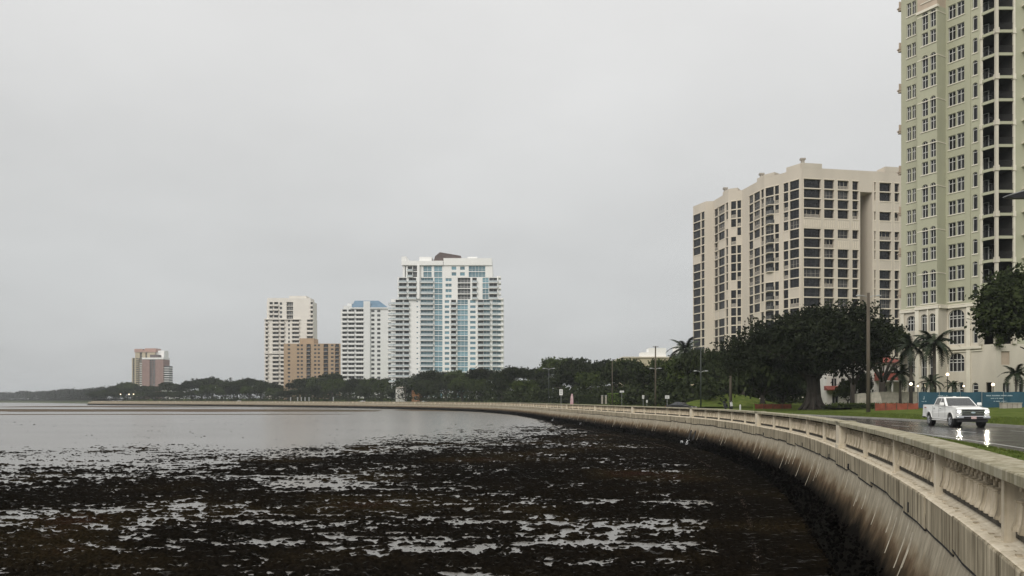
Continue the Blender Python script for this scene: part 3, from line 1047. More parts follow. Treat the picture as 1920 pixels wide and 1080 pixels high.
# ------------------------------------------------------------------ sage green residential tower
TX, TY = 72.0, 115.0
gt = empty('apartment_tower', (TX, TY, 0), 0, 'tall sage green apartment tower with arched windows and stacked dark loggias at the right edge', 'tower')
dL = (.5, -.8660254)
def GT(t_): return (-.5 * t_, .8660254 * t_)
LT = 15.1
F = Face(GT(LT), dL)            # u = LT - t
def U(t_): return LT - t_
ZT = 76.0
Z0S = 16.2
nfl = 17
wall = MB(); stone = MB()
ops = []; wins = []
for k in range(nfl):
    z = 17.0 + 3.4 * k
    for (t1, t0) in ((7.2, 6.05), (5.86, 4.71)):
        ops.append((U(t1), U(t0), z, z + 2.15)); wins.append((U(t1), U(t0), z, z + 2.15, 0, 2, 1, 1.45))
    for (t1, t0) in ((14.1, 13.40), (13.22, 12.56)):
        ops.append((U(t1), U(t0), z, z + 2.15)); wins.append((U(t1), U(t0), z, z + 2.15, 0, 2, 1, 1.45))
    ops.append((U(3.45), U(2.72), z + .1, z + 2.35, .36)); wins.append((U(3.45), U(2.72), z + .1, z + 2.35, .36, 1, 1, 0))
    for (t1, t0) in ((7.3, 4.6), (14.2, 12.45), (3.55, 2.62)):
        tbox(F, U(t1), U(t0), z - .16 + (.1 if t1 < 4 else 0), z - .01 + (.1 if t1 < 4 else 0), -.02, .10)
wallgrid(wall, F, 0, U(2.15), Z0S, ZT, ops, .25)
for q in wins:
    add_win(gt, F, *q[:4], arch=q[4], nx=q[5], trans=q[7])
# projecting bay with paired arched windows
bf = Face((GT(10.83)[0] - 2.0, GT(10.83)[1] - 1.155), dL)
bo = []; bw = []
for k in range(9):
    z = 16.85 + 6.8 * k
    for (a, b_) in ((.75, 1.75), (2.1, 3.02)):
        bo.append((a, b_, z, z + 2.0)); bw.append((a, b_, z, z + 2.0, 0, 2, 1, 1.35))
        bo.append((a, b_, z + 2.45, z + 5.25, .5)); bw.append((a, b_, z + 2.45, z + 5.25, .5, 2, 1, 1.05))
    tbox(bf, .55, 3.23, z - .16, z - .01, -.02, .1)
    tbox(bf, 0, 3.23, z + 4.62, z + 4.76, -.01, .05)
bo = [o_ for o_ in bo if o_[3] < 75.5]; bw = [q for q in bw if q[3] < 75.5]
wallgrid(wall, bf, 0, 3.23, Z0S, 63.2, [o_ for o_ in bo if o_[3] < 63], .25)
for q in bw:
    if q[3] < 63: add_win(gt, bf, *q[:4], arch=q[4], nx=q[5], trans=q[7])
upst = MB()
wallgrid(upst, bf, 0, 3.23, 63.2, ZT, [(.75, 1.75, 66, 69), (2.1, 3.02, 66, 69), (.75, 1.75, 70.5, 73.5), (2.1, 3.02, 70.5, 73.5)], .25)
for a, b_ in ((.75, 1.75), (2.1, 3.02)):
    for z in (66, 70.5): add_win(gt, bf, a, b_, z, z + 3, nx=2, trans=2.0)
tbox(bf, -.15, 3.4, 62.9, 63.3, -.3, .2)
# bay sides
bs = Face(bf.p(3.23, 0)[:2], (.866, .5))
bs2 = Face(bf.p(0, 0, -2.35)[:2], (-.866, -.5))
for z0, z1, tgt in ((Z0S, 63.2, wall), (63.2, ZT, upst)):
    wallgrid(tgt, bs, 0, 2.32, z0, z1, [])
    wallgrid(tgt, bs2, 0, 2.32, z0, z1, [])
for k in range(8):
    z = 16.85 + 6.8 * k
    tbox(bs, .0, 2.3, z + 4.62, z + 4.76, -.01, .05)
# right frontal wall and core
fr_ = Face((2.55, 0), (1, 0))
ro = []
for k in range(nfl):
    z = 17.0 + 3.4 * k
    ro.append((2.6, 4.0, z - .9, z + 1.6)); ro.append((6, 7.4, z, z + 2.15))
wallgrid(wall, fr_, 0, 22, 10.0, ZT, ro, .25)
for q in ro: add_win(gt, fr_, *q, nx=2, trans=1.6)
LB_ = (GT(LT)[0] + 15, GT(LT)[1] + 8.66)
wallgrid(wall, Face((24.5, 0), (0, 1)), 0, 24, 1, ZT, [])
wallgrid(wall, Face((24.5, 24), (LB_[0] - 24.5, LB_[1] - 24)), 0, math.hypot(LB_[0] - 24.5, LB_[1] - 24), 1, ZT, [])
LB = (GT(LT)[0] + 15, GT(LT)[1] + 8.66)
wallgrid(wall, Face(LB, (-.866, -.5)), 0, 17.3, 1, ZT, [])
wall.face([(GT(LT)[0], GT(LT)[1], ZT), (0, 0, ZT), (24.5, 0, ZT), (24.5, 24, ZT), (LB_[0], LB_[1], ZT)])
wall.build('wall', M['greenstucco'], gt, fix=False)
upst.build('upper_stage', M['pinkstone'], gt, fix=False)
# corner pilaster strips
for (ff, a, b_) in ((F, U(4.35), U(3.75)), (F, U(2.5), U(2.2))):
    mb = MB(); fbox(mb, ff, a, b_, Z0S, ZT, -.01, .12); mb.build('pilaster', M['greenstucco'], gt)
# loggia: slabs, columns, dark rooms behind
iL = Face((GT(2.15)[0] + 1.9, GT(2.15)[1] + 1.1), dL)
back = MB()
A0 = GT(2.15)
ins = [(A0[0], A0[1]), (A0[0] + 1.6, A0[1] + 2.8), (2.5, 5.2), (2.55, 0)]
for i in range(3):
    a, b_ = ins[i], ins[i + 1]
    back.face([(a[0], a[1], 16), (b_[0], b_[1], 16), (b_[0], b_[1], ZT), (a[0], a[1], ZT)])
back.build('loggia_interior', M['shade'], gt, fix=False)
ring = [(A0[0] - .16, A0[1] - .09), (-.12, -.2), (2.62, -.2), (2.5, 5.1), (A0[0] + 1.6, A0[1] + 2.8)]
slab_me = MB(); slab_me.prism([(A0[0] - .16, A0[1] - .09), (-.12, -.2), (2.62, -.2), (2.62, .0), (0, .0), (A0[0] - .02, A0[1] + .14)], -.42, 0, 'z'); slab_me = slab_me.mesh('slab_edge', M['greenstucco'])
sof_me = MB(); sof_me.prism([(A0[0] - .02, A0[1] + .145), (0, .004), (2.5, .004), (2.45, 5.1), (A0[0] + 1.6, A0[1] + 2.8)], -.30, -.02, 'z'); sof_me = sof_me.mesh('slab_soffit', M['shade'])  # underside darkened by its colour so only the slab edge looks lit
rail = MB()
def railrun(mb, a, b_, h=1.0, n=16):
    va, vb = Vector((*a, 0)), Vector((*b_, 0))
    for z in (.08, h):
        mb.tube([va + Vector((0, 0, z)), vb + Vector((0, 0, z))], .03, 4)
    for i in range(n + 1):
        q = va.lerp(vb, i / n)
        mb.tube([q + Vector((0, 0, .08)), q + Vector((0, 0, h))], .013, 4, False)
railrun(rail, (A0[0] + .05, A0[1] - .1), (-.05, -.12)); railrun(rail, (.1, -.13), (2.5, -.13))
rail_me = rail.mesh('iron_railing', M['iron'])
door = MB()
for a in (.0, .75):
    pass
dfm, dgm = win_mesh(1.5, 2.3, 0, 2, 1, 0, .08, (M['frame'], M['glass']), 'door')
for k in range(nfl + 1):
    z = 15.85 + 3.4 * k
    if z > ZT - 1: break
    place('slab_edge', slab_me, gt, (0, 0, z))
    place('slab_soffit', sof_me, gt, (0, 0, z))
    place('iron_railing', rail_me, gt, (0, 0, z))
    for (x, y, r_) in ((.0, 3.4, rad(-50)), (1.4, 4.6, rad(12))):
        dd_ = place('balcony_door', dfm, gt, (x + .2, y - .02, z + .05), (0, 0, r_)); place('pane', dgm, dd_)
    for i, (x, y, r_, wd) in enumerate(((A0[0] - .02, A0[1] - .05, .16, 0), (-.02, -.10, .24, 0), (2.6, -.06, .17, 0))):
        mb = MB()
        if (k + (0 if i != 1 else 0)) % 2 == 0:
            mb.box(x - r_ * 1.25, x + r_ * 1.25, y - r_ * 1.25, y + r_ * 1.2, z - .45, z + .25)
            mb.box(x - r_ * 1.4, x + r_ * 1.4, y - r_ * 1.4, y + r_ * 1.3, z - .55, z - .45)
            mb.mi = 0
            mb.box(x - r_ * .85, x + r_ * .85, y - r_ * .85, y + r_ * .8, z + .25, z + 2.85)
        else:
            mb.box(x - r_ * .85, x + r_ * .85, y - r_ * .85, y + r_ * .8, z - .55, z + 2.85)
        mb.build('column', M['creamstone'] if i == 1 else M['trim'], gt)
# arched loggia head
for k in (14,):
    z = 15.85 + 3.4 * k + 2.2
    for (pa, pb) in (((A0[0] - .05, A0[1] - .06), (-.1, -.15)), ((.02, -.16), (2.55, -.16))):
        ff = Face(pa, (pb[0] - pa[0], pb[1] - pa[1])); ln = math.hypot(pb[0] - pa[0], pb[1] - pa[1])
        mb = MB(); n = 10
        for q in range(n):
            a, b_ = math.pi * q / n, math.pi * (q + 1) / n
            p1 = (ln / 2 - ln / 2 * math.cos(a), z - 0 + .85 * math.sin(a)); p2 = (ln / 2 - ln / 2 * math.cos(b_), z + .85 * math.sin(b_))
            mb.face([ff.p(p1[0], p1[1], .02), ff.p(p2[0], p2[1], .02), ff.p(p2[0], z + 1.0, .02), ff.p(p1[0], z + 1.0, .02)])
        mb.build('arch_spandrel', M['greenstucco'], gt, fix=False)
# side balconies further right, with black railings
for k in range(nfl):
    z = 16.1 + 3.4 * k
    mb = MB(); mb.box(3.75, 7.2, -1.3, -.02, z - .2, z)
    mb.build('balcony_slab', M['trim'], gt)
    rr = MB(); railrun(rr, (3.8, -1.25), (7.1, -1.25), 1.05, 5); railrun(rr, (3.8, -1.25), (3.8, -.05), 1.05, 2)
    rr.build('balcony_railing', M['iron'], gt)
# little bracketed balconies on the hidden side, seen edge-on at the left corner
for k in range(9):
    z = 19 + 6.8 * k
    q = F.p(0, z, 0)
    mb = MB(); mb.box(q[0] - .30, q[0] + 1.2, q[1] + .15, q[1] + .8, z, z + .18); mb.box(q[0] - .28, q[0] + 1.0, q[1] + .17, q[1] + .23, z + .18, z + 1.1)
    mb.box(q[0] - .18, q[0] + 1.0, q[1] + .2, q[1] + .7, z - .35, z)
    mb.build('side_balcony', M['pinkstone'], gt)
# stone base storeys
so_ = []; sw_ = []
for (a, b_, c, d, ar, nx, ny) in ((U(7.2), U(4.71), 12.9, 15.75, 1.0, 4, 2), (U(7.2), U(4.71), 10.3, 12.5, 0, 4, 1),
                                  (U(7.2), U(4.71), 6.05, 8.95, 1.0, 4, 2), (U(14.1), U(12.56), 12.9, 15.4, .7, 3, 2), (U(14.1), U(12.56), 6.05, 8.6, .7, 3, 2),
                                  (U(14.1), U(12.56), 2.2, 4.8, 0, 2, 1), (U(6.7), U(5.9), 1.5, 4.4, 0, 1, 1), (U(5.6), U(4.9), 1.5, 4.4, 0, 1, 1), (U(3.5), U(2.6), 1.5, 4.3, .45, 1, 1), (U(3.45), U(2.7), 10.3, 12.7, .36, 1, 1)):
    so_.append((a, b_, c, d, ar) if ar else (a, b_, c, d)); sw_.append((a, b_, c, d, ar, nx, ny))
wallgrid(stone, F, 0, U(2.15), .5, Z0S, so_, .35)
for a, b_, c, d, ar, nx, ny in sw_: add_win(gt, F, a, b_, c, d, arch=ar, nx=nx, ny=ny, trans=0 if ny > 1 else (d - c) * .62, depth=.3, fr=.09)
bso = []
for (a, b_) in ((.6, 1.6), (1.95, 2.95)):
    bso += [(a, b_, 12.4, 15.2, .5), (a, b_, 5.0, 8.6, .5), (a, b_, 1.2, 4.4), (a, b_, 9.9, 11.7)]
wallgrid(stone, bf, -.2, 3.43, .5, Z0S, bso, .35)
for q in bso: add_win(gt, bf, *q[:4], arch=q[4] if len(q) > 4 else 0, nx=2, ny=1 if len(q) < 5 else 2, depth=.3)
wallgrid(stone, Face(bf.p(3.43, 0)[:2], (.866, .5)), 0, 2.4, .5, Z0S, [])
# ground-floor wings on the right
lf = Face(GT(2.15), dL)
wallgrid(stone, lf, 0, 2.15, .5, 10.0, [(.7, 1.5, 1.5, 4.3)], .3)
rf_ = Face((0, 0), (1, 0))
wallgrid(stone, rf_, 0, 24.5, .5, 10.0, [(.75, 2.0, 6.9, 8.9), (1.0, 2.1, 1.5, 4.2), (3.4, 4.2, 1.5, 4.5, .4)], .25)
stone.face([(GT(2.15)[0], GT(2.15)[1], 10.0), (0, 0, 10.0), (24.5, 0, 10.0), (24.5, 6, 10.0), (-2, 6, 10.0)])
mb = MB(); mb.face([rf_.p(.75, 6.9, -.2), rf_.p(2.0, 6.9, -.2), rf_.p(2.0, 8.9, -.2), rf_.p(.75, 8.9, -.2)]); mb.build('wall_panel', M['pinkstone'], gt, fix=False)
add_win(gt, rf_, 1.0, 2.1, 1.5, 4.2, nx=2); add_win(gt, rf_, 3.4, 4.2, 1.5, 4.5, arch=.4, nx=1)
# loggia columns of the base stage
for (x, y) in ((A0[0], A0[1]), (0, -.08), (2.6, -.05)):
    mb = MB(); mb.box(x - .28, x + .28, y - .28, y + .28, 10.0, 15.4); mb.build('column', M['creamstone'], gt)
stone.build('base_wall', M['creamstone'], gt, fix=False)
for (ff, u0, u1) in ((F, -.1, U(2.0)), (bf, -.3, 3.55), (Face(bf.p(3.43, 0)[:2], (.866, .5)), 0, 2.4)):
    for (z, h, w_) in ((15.95, .38, .34), (9.45, .42, .36), (9.05, .16, .16), (16.4, .14, .16)):
        tbox(ff, u0, u1, z, z + h, -.02, w_)
for (a, b_) in ((U(4.3), U(3.7)), (U(8.1), U(7.4)), (U(11.9), U(11.3)), (U(15.1), U(14.5))):
    tbox(F, a, b_, .5, 15.95, -.01, .22)
for (a, b_) in ((-.3, .35), (1.68, 1.88), (3.05, 3.5)):
    tbox(bf, a, b_, .5, 15.95, -.01, .2)

# ------------------------------------------------------------------ beige condominium block
bx, by = 85.0, 226.0
bb = empty('condominium_block', (bx, by, 0), 0, 'wide beige condominium block with serrated left flank, dark window grid and dark vertical shaft', 'apartment block')
def Bp(x, y): return (x - bx, y - by)
pl = [(63.7, 272), (66.3, 265), (68.8, 264.5), (70.8, 253), (74.6, 250.6), (77.3, 237), (80.6, 233), (84.7, 226.2)]
pl = [Bp(*p) for p in pl]
fd = (math.cos(rad(9.6)), math.sin(rad(9.6)))
fro = Face(pl[-1], fd)
FH = 2.9
def fe(x):     # u on the front face for an image column
    k_ = (x - 960) / 1450
    X0, Y0 = pl[-1][0] + bx, pl[-1][1] + by
    return (k_ * Y0 - X0) / (fd[0] - k_ * fd[1])
def ue(Fc, x):
    k_ = (x - 960) / 1450
    X0, Y0 = Fc.o.x + bx, Fc.o.y + by
    return (k_ * Y0 - X0) / (Fc.d.x - k_ * Fc.d.y)
def zx4(v): return 1280 + v / 3.857
secs = []
colspec = {0: [(80, 125), (140, 154)], 2: [(236, 256), (262, 300), (318, 336)], 3: [(355, 382), (400, 418)],
           4: [(486, 506), (522, 555), (572, 592)], 5: [(604, 655), (672, 694)], 6: [(735, 760), (780, 838)]}
faces = []
for i in range(7):
    a, b_ = pl[i], pl[i + 1]
    faces.append(Face(a, (b_[0] - a[0], b_[1] - a[1])))
lens = [math.hypot(pl[i + 1][0] - pl[i][0], pl[i + 1][1] - pl[i][1]) for i in range(7)]
TOPB = 66.6
NF = 23
bw_types = []
def bwin(wd, kind):
    K = ('b', round(wd, 1), kind)
    if K in _wm: return _wm[K]
    r = wd / 2; h = 2.58
    mb = MB()
    mb.mi = 0
    mb.face([(-r, .02, 0), (r, .02, 0), (r, .02, h), (-r, .02, h)])
    mb.mi = 3 if kind == 0 else 1
    nbar = max(1, int(round(wd / 1.3)))
    for j in range(nbar + 1):
        x = -r + wd * j / nbar
        mb.box(x - .035, x + .035, -.03, .03, 0, h)
    mb.box(-r, r, -.04, .04, h * .42 - .03, h * .42 + .03)
    if kind == 1:
        mb.mi = 2
        mb.box(-r, r, -.12, -.06, .0, 1.0)
        mb.mi = 3
        for j in range(max(2, int(wd / .42))):
            x = -r + wd * (j + .5) / max(2, int(wd / .42))
            mb.box(x - .04, x + .04, -.16, -.125, .0, 1.0)
    elif kind == 2:
        mb.mi = 2
        for j in range(max(2, int(wd / .5))):
            x = -r + wd * (j + .5) / max(2, int(wd / .5))
            mb.face([(x - .17, -.02, .1), (x + .17, -.02, .1), (x + .17, -.02, h - .1), (x - .17, -.02, h - .1)])
    me = mb.mesh('window', [M['glass'], M['beigetrim'] if kind == 1 else M['slat'], M['curtain'] if kind != 1 else M['slat'], M['iron']], fix=False)
    _wm[K] = me
    return me


bwall = MB(); slabs = MB(); lowst = MB()
wf_ = [None]
def slatp(wd):
    K = ('sp', round(wd, 2))
    if K in _wm: return _wm[K]
    mb = MB(); n = max(3, int(wd / .55)); r = wd / 2
    for j in range(n):
        x = -r + wd * (j + .5) / n
        mb.box(x - .17, x + .17, -.06, 0, .05, 2.1)
    _wm[K] = mb.mesh('slat_panel', M['beigetrim'])
    return _wm[K]
count = 0
def beige_face(Fc, ln, cols, top=TOPB, seed=0):
    global count
    rr = random.Random(seed)
    ops = []
    pat = {rr.randrange(3, 6), rr.randrange(10, 14)}
    def closedf(k, a):
        if Fc is fro: return k == 4 or (k == 6 and a > cols[1][1] + .1)
        if Fc is wf_[0]: return k in (2, 4, 8)
        h_ = (int(a * 13) % 3) - 1
        return (k + h_ in pat) and rr.random() < .6
    for (a, b_) in cols:
        for k in range(NF):
            z = top - FH * (k + 1) + .18
            if z < 2: continue
            dpt = .75 if Fc is fro or Fc is wf_[0] else .28
            if closedf(k, a): 
                if Fc is fro and k < 16: place('slat_panel', slatp(b_ - a), bb, Fc.p((a + b_) / 2, z, .03), (0, 0, Fc.rz))
                continue
            ops.append((a, b_, z, z + 2.58))
            if z > 16 and count < 300:
                kd = rr.choice([0, 0, 0, 0, 0, 1, 2]) if b_ - a > 2.2 else rr.choice([0, 0, 0, 0, 1])
                o_ = place('window', bwin(b_ - a, kd), bb, Fc.p((a + b_) / 2, z, -dpt), (0, 0, Fc.rz)); count += 1
            else:
                fbox(lowst, Fc, a, b_, z, z + 2.58, -dpt - .05, -dpt)
    wallgrid(bwall, Fc, 0, ln, 0, top + 3.1, ops, .75 if Fc is fro or Fc is wf_[0] else .28)
    for (a, b_) in cols:
        for k in range(NF + 1):
            z = top - FH * k
            if z > 3: fbox(slabs, Fc, a - .1, b_ + .1, z - .16, z + .12, -.3, .10)
    for (a, b_) in cols:
        for q in (a, b_):
            fbox(slabs, Fc, q - .12 if q == a else q - .02, q + .02 if q == a else q + .12, 0, top, -.1, .07)
order = [6, 5, 4, 3, 2, 0]
frontcols = [(fe(zx4(875)), fe(zx4(1000))), (fe(zx4(1022)), fe(zx4(1096))), (fe(zx4(1120)), fe(zx4(1202))), (fe(zx4(1226)), fe(zx4(1272)))]
fe_s = fe(zx4(1284))
beige_face(fro, fe_s, frontcols, seed=3)
# recess shaft and right wing
sh = Face(fro.p(fe_s, 0)[:2], (-fd[1], fd[0]))
mb = MB()
wallgrid(bwall, Face(fro.p(fe_s, 0)[:2], (-fd[1], fd[0])), 0, 9, 0, TOPB, [])
wing0 = fe(zx4(1372))
wf = Face(fro.p(wing0, 0, 0)[:2], fd); wf_[0] = wf
wallgrid(bwall, Face(fro.p(fe_s, 0, -9)[:2], fd), 0, wing0 - fe_s + .2, 0, TOPB + 2.9, [])
wallgrid(bwall, Face(fro.p(wing0, 0, -9)[:2], (fd[1], -fd[0])), 0, 9, 0, TOPB, [])
fbox(bwall, fro, fe_s + .004, wing0 - .004, TOPB - 3.2, TOPB + 3.1, -8.9, -.02)
wc = [(fe(zx4(a)) - wing0, fe(zx4(b_)) - wing0) for a, b_ in ((1384, 1396), (1422, 1508), (1531, 1567), (1592, 1640), (1680, 1800))]
beige_face(wf, 34, wc, seed=5)
for i in order:
    cols = [(ue(faces[i], zx4(a - 5)), ue(faces[i], zx4(b_ + 5))) for a, b_ in colspec[i]]
    cols = [(max(.15, a), min(lens[i] - .15, b_)) for a, b_ in cols]
    cols = [c for c in cols if c[1] - c[0] > .4]
    beige_face(faces[i], lens[i], cols, seed=20 + i)
wallgrid(bwall, faces[1], 0, lens[1], 0, TOPB + 3.1, [])
# roof and back
e1 = fro.p(wing0 + 34, 0)[:2]
bwall.face([(p[0], p[1], TOPB + 2.2) for p in pl] + [(e1[0], e1[1], TOPB + 2.2), (e1[0] - 5, e1[1] + 40, TOPB + 2.2), (pl[0][0] + 8, pl[0][1] + 30, TOPB + 2.2)])
wallgrid(bwall, Face((pl[0][0] + 8, pl[0][1] + 30), (-8, -30)), 0, 31, 0, TOPB + 3.1, [])
bwall.build('wall', M['beige'], bb, fix=False)
slabs.build('slab_edges', M['beigetrim'], bb)['kind'] = 'stuff'
lowst.build('lower_windows', M['glass'], bb)['kind'] = 'stuff'
# raised parapet blocks and roof vents
for (Fc, a, b_, h) in ((faces[6], 2.5, 7.6, 1.3), (fro, 0, 6.5, 1.35), (faces[4], 9.5, 13.8, 1.0), (faces[5], .0, 3.5, 1.0), (faces[2], 7.5, 11.6, 1.0), (faces[3], 0, 3.0, 1.0), (wf, 4.2, 34, 1.6)):
    mb = MB(); fbox(mb, Fc, a, b_, TOPB + 3.1, TOPB + 3.1 + h, -4, .02); mb.build('parapet_block', M['beige'], bb)
for (x, y, Z, hh) in ((1505, 297, 229, 2.2), (1428, 325, 238, 2), (1360, 352, 256, 2)):
    X = (x - 960) / 1450 * (Z + 3)
    ztop = 1.65 + (750 - y) / 1450 * (Z + 3)
    mb = MB(); mb.box(-.45, .45, -.45, .45, TOPB + 2.2, ztop - .5); mb.box(-.75, .75, -.6, .6, ztop - .5, ztop)
    mb.build('roof_vent', M['slat'], bb, loc=(X - bx, Z + 3 - by, 0))
# curved balconies on the flat serrations
bm_ = MB()
n = 8
prof = []
rows_lo = [(-1.5 + 3.0 * i / n, -.9 * math.sin(math.pi * i / n)) for i in range(n + 1)]
bm_.prism([(x, y) for x, y in rows_lo], -.25, 0, 'z')
bm_.mi = 1
for i in range(n):
    a, b_ = rows_lo[i], rows_lo[i + 1]
    bm_.face([(a[0], a[1] - .0, 0), (b_[0], b_[1], 0), (b_[0], b_[1], 1.05), (a[0], a[1], 1.05)])
bal_me = bm_.mesh('balcony', [M['beigetrim'], M['curtain']], fix=False)
for (Fc, uc) in ((faces[5], 2.0),):
    for k in range(1, 17):
        if (k * 7 + int(uc)) % 5 == 0: continue
        z = TOPB - FH * (k + 1)
        place('balcony', bal_me, bb, Fc.p(uc, z + .28, 0), (0, 0, Fc.rz))


# ------------------------------------------------------------------ far towers
_bm = {}


def balc_mesh(wd, dp, mats, glass=False, fh=3.1):
    K = (round(wd, 2), dp, mats[0].name, glass, fh)
    if K in _bm: return _bm[K]
    mb = MB(); r = wd / 2
    mb.box(-r, r, -dp, 0, -.34, 0)
    mb.mi = 1
    for q in ((-r, r, -dp, -dp + .08), (-r, -r + .08, -dp + .08, 0), (r - .08, r, -dp + .08, 0)):
        mb.box(q[0], q[1], q[2], q[3], .004, 1.0)
    me = mb.mesh('balcony', mats)
    _bm[K] = me
    return me


def gwin(wd, h, glass, frame, bars):
    K = ('g', round(wd, 2), round(h, 2), glass.name, frame.name, bars)
    if K in _wm: return _wm[K]
    mb = MB(); r = wd / 2
    mb.face([(-r, .0, 0), (r, 0, 0), (r, 0, h), (-r, 0, h)])
    mb.mi = 1
    for j in range(bars + 1):
        x = -r + wd * j / bars
        mb.box(x - .06, x + .06, -.08, -.005, 0, h)
    if h > 2: mb.box(-r, r, -.08, -.005, h * .36, h * .36 + .09)
    me = mb.mesh('window', [glass, frame], fix=False)
    _wm[K] = me
    return me


def tower_face(B, F, u0, u1, z0, z1, fh, cols, wallmat, glass, railm, frame, ndepth=.35):
    """cols: (a,b,kind); kind w punched window, g glass bay, b balcony, o deep open balcony, t tiny window"""
    nf = int(round((z1 - z0) / fh)); fh = (z1 - z0) / nf
    ops = []
    for c_ in cols:
        a, b_, kd = c_[:3]
        for k in range(nf):
            z = z0 + fh * k
            if kd == 'w': o_ = (a, b_, z + .9, z + fh - .6)
            elif kd == 't': o_ = (a, b_, z + 1.3, z + 2.0)
            else: o_ = (a, b_, z + .12, z + fh - .32)
            ops.append(o_)
            dp = 1.3 if kd in 'bo' else ndepth
            gl = c_[3] if len(c_) > 3 else glass
            me = gwin(b_ - a, o_[3] - o_[2], gl, frame, max(1, int((b_ - a) / 1.7)))
            if kd in 'wgt' or kd in 'bo':
                place('window', me, B, F.p((a + b_) / 2, o_[2], -dp), (0, 0, F.rz))
            if kd == 'b':
                place('balcony', balc_mesh(b_ - a + .5, 1.3, [wallmat, railm]), B, F.p((a + b_) / 2, z + .1, -.02), (0, 0, F.rz))
    mb = MB()
    wallgrid(mb, F, u0, u1, z0, z1, ops, 1.3 if any(c[2] in 'bo' for c in cols) else ndepth)
    return mb


def massbox(mb, u0, u1, z0, z1, dp, front=False):
    """sides, back and roof behind a face whose origin is the thing's base"""
    mb.face([(u0, 0, z0), (u0, dp, z0), (u0, dp, z1), (u0, 0, z1)][::-1])
    mb.face([(u1, 0, z0), (u1, dp, z0), (u1, dp, z1), (u1, 0, z1)])
    mb.face([(u0, dp, z0), (u1, dp, z0), (u1, dp, z1), (u0, dp, z1)])
    mb.face([(u0, 0, z1), (u1, 0, z1), (u1, dp, z1), (u0, dp, z1)])
    mb.face([(u0, 0, z0), (u1, 0, z0), (u1, dp, z0), (u0, dp, z0)])


def merge(a, b_):
    i = len(a.v); a.v.extend(b_.v); a.f.extend([tuple(i + k for k in f) for f in b_.f]); a.m.extend(b_.m)


# white and blue glass tower: x 733..945, Z 456
Zt = 456.0; mpp = Zt / 1450
wt = empty('glass_tower', ((733.7 - 960) * mpp, Zt, 0), 0, 'broad white tower with blue-green glass bays and white balcony slabs, tallest of the far group', 'tower')
Fw = Face((0, 0), (1, 0))
def u_(zx): return (zx - 130) * .0815
cl = [(u_(160), u_(212), 'b', M['farglass']), (u_(222), u_(258), 'b', M['farglass']), (u_(312), u_(324), 't'),
      (u_(342), u_(432), 'b', M['bluegl']), (u_(442), u_(500), 'g', M['bluegl']), (u_(516), u_(549), 'w', M['bluegl']), (u_(562), u_(598), 'b', M['farglass']),
      (u_(608), u_(684), 'g', M['bluegl']), (u_(700), u_(740), 'w', M['bluegl']), (u_(757), u_(795), 'b', M['farglass']), (u_(797), u_(843), 'b', M['bluegl']), (u_(862), u_(922), 'b', M['bluegl'])]
body = tower_face(wt, Fw, 0, u_(940), 0, 61.1, 3.055, cl, M['white'], M['bluegl'], M['railgl'], M['white'])
massbox(body, 0, u_(940), 0, 61.1, 24)
c2 = [(u_(185), u_(240), 'b', M['farglass']), (u_(256), u_(310), 'b', M['farglass']), (u_(345), u_(432), 'b', M['bluegl']), (u_(442), u_(500), 'g', M['bluegl']), (u_(522), u_(566), 'w', M['bluegl']),
      (u_(610), u_(702), 'o', M['farglass']), (u_(716), u_(748), 'b', M['farglass']), (u_(790), u_(834), 'g', M['bluegl']), (u_(838), u_(895), 'b', M['farglass'])]
q = tower_face(wt, Fw, u_(176), u_(905), 61.1, 74.1, 3.25, c2, M['white'], M['bluegl'], M['railgl'], M['white'])
merge(body, q); massbox(body, u_(176), u_(905), 61.1, 74.1, 23)
c3 = [(u_(248), u_(282), 'b', M['farglass']), (u_(286), u_(318), 'g', M['farglass']), (u_(362), u_(422), 'g', M['bluegl']), (u_(440), u_(498), 'g', M['bluegl']), (u_(566), u_(600), 'w', M['bluegl']), (u_(628), u_(662), 'w', M['bluegl']), (u_(690), u_(810), 'g', M['bluegl'])]
q = tower_face(wt, Fw, u_(235), u_(862), 74.1, 81, 3.45, c3, M['white'], M['bluegl'], M['railgl'], M['white'])
merge(body, q); massbox(body, u_(235), u_(862), 74.1, 81, 22)
body.box(u_(205), u_(505), -1.0, 20, 81.004, 83.6); body.box(u_(508), u_(858), -.6, 20, 81.004, 85.2)
body.box(u_(205), u_(240), -.5, 18, 83.604, 86.2); body.box(u_(330), u_(420), 2, 14, 83.604, 86.4); body.box(u_(680), u_(750), 3, 14, 85.204, 86.6)
body.box(u_(212), u_(228), .0, 6, 74.104, 81.0); body.box(u_(318), u_(336), -1.2, .0, 61.2, 81.0)
body.build('wall', M['white'], wt, fix=False)
mb = MB(); mb.prism([(u_(435), 83.6), (u_(445), 86.6), (u_(480), 89.0), (u_(560), 87.9), (u_(632), 86.9), (u_(636), 85.2), (u_(520), 83.7)], 1.0, 12, 'y')
mb.build('roof_screen', M['mech'], wt)
for j, z in enumerate(np.arange(3.0, 61, 3.055)):
    pass
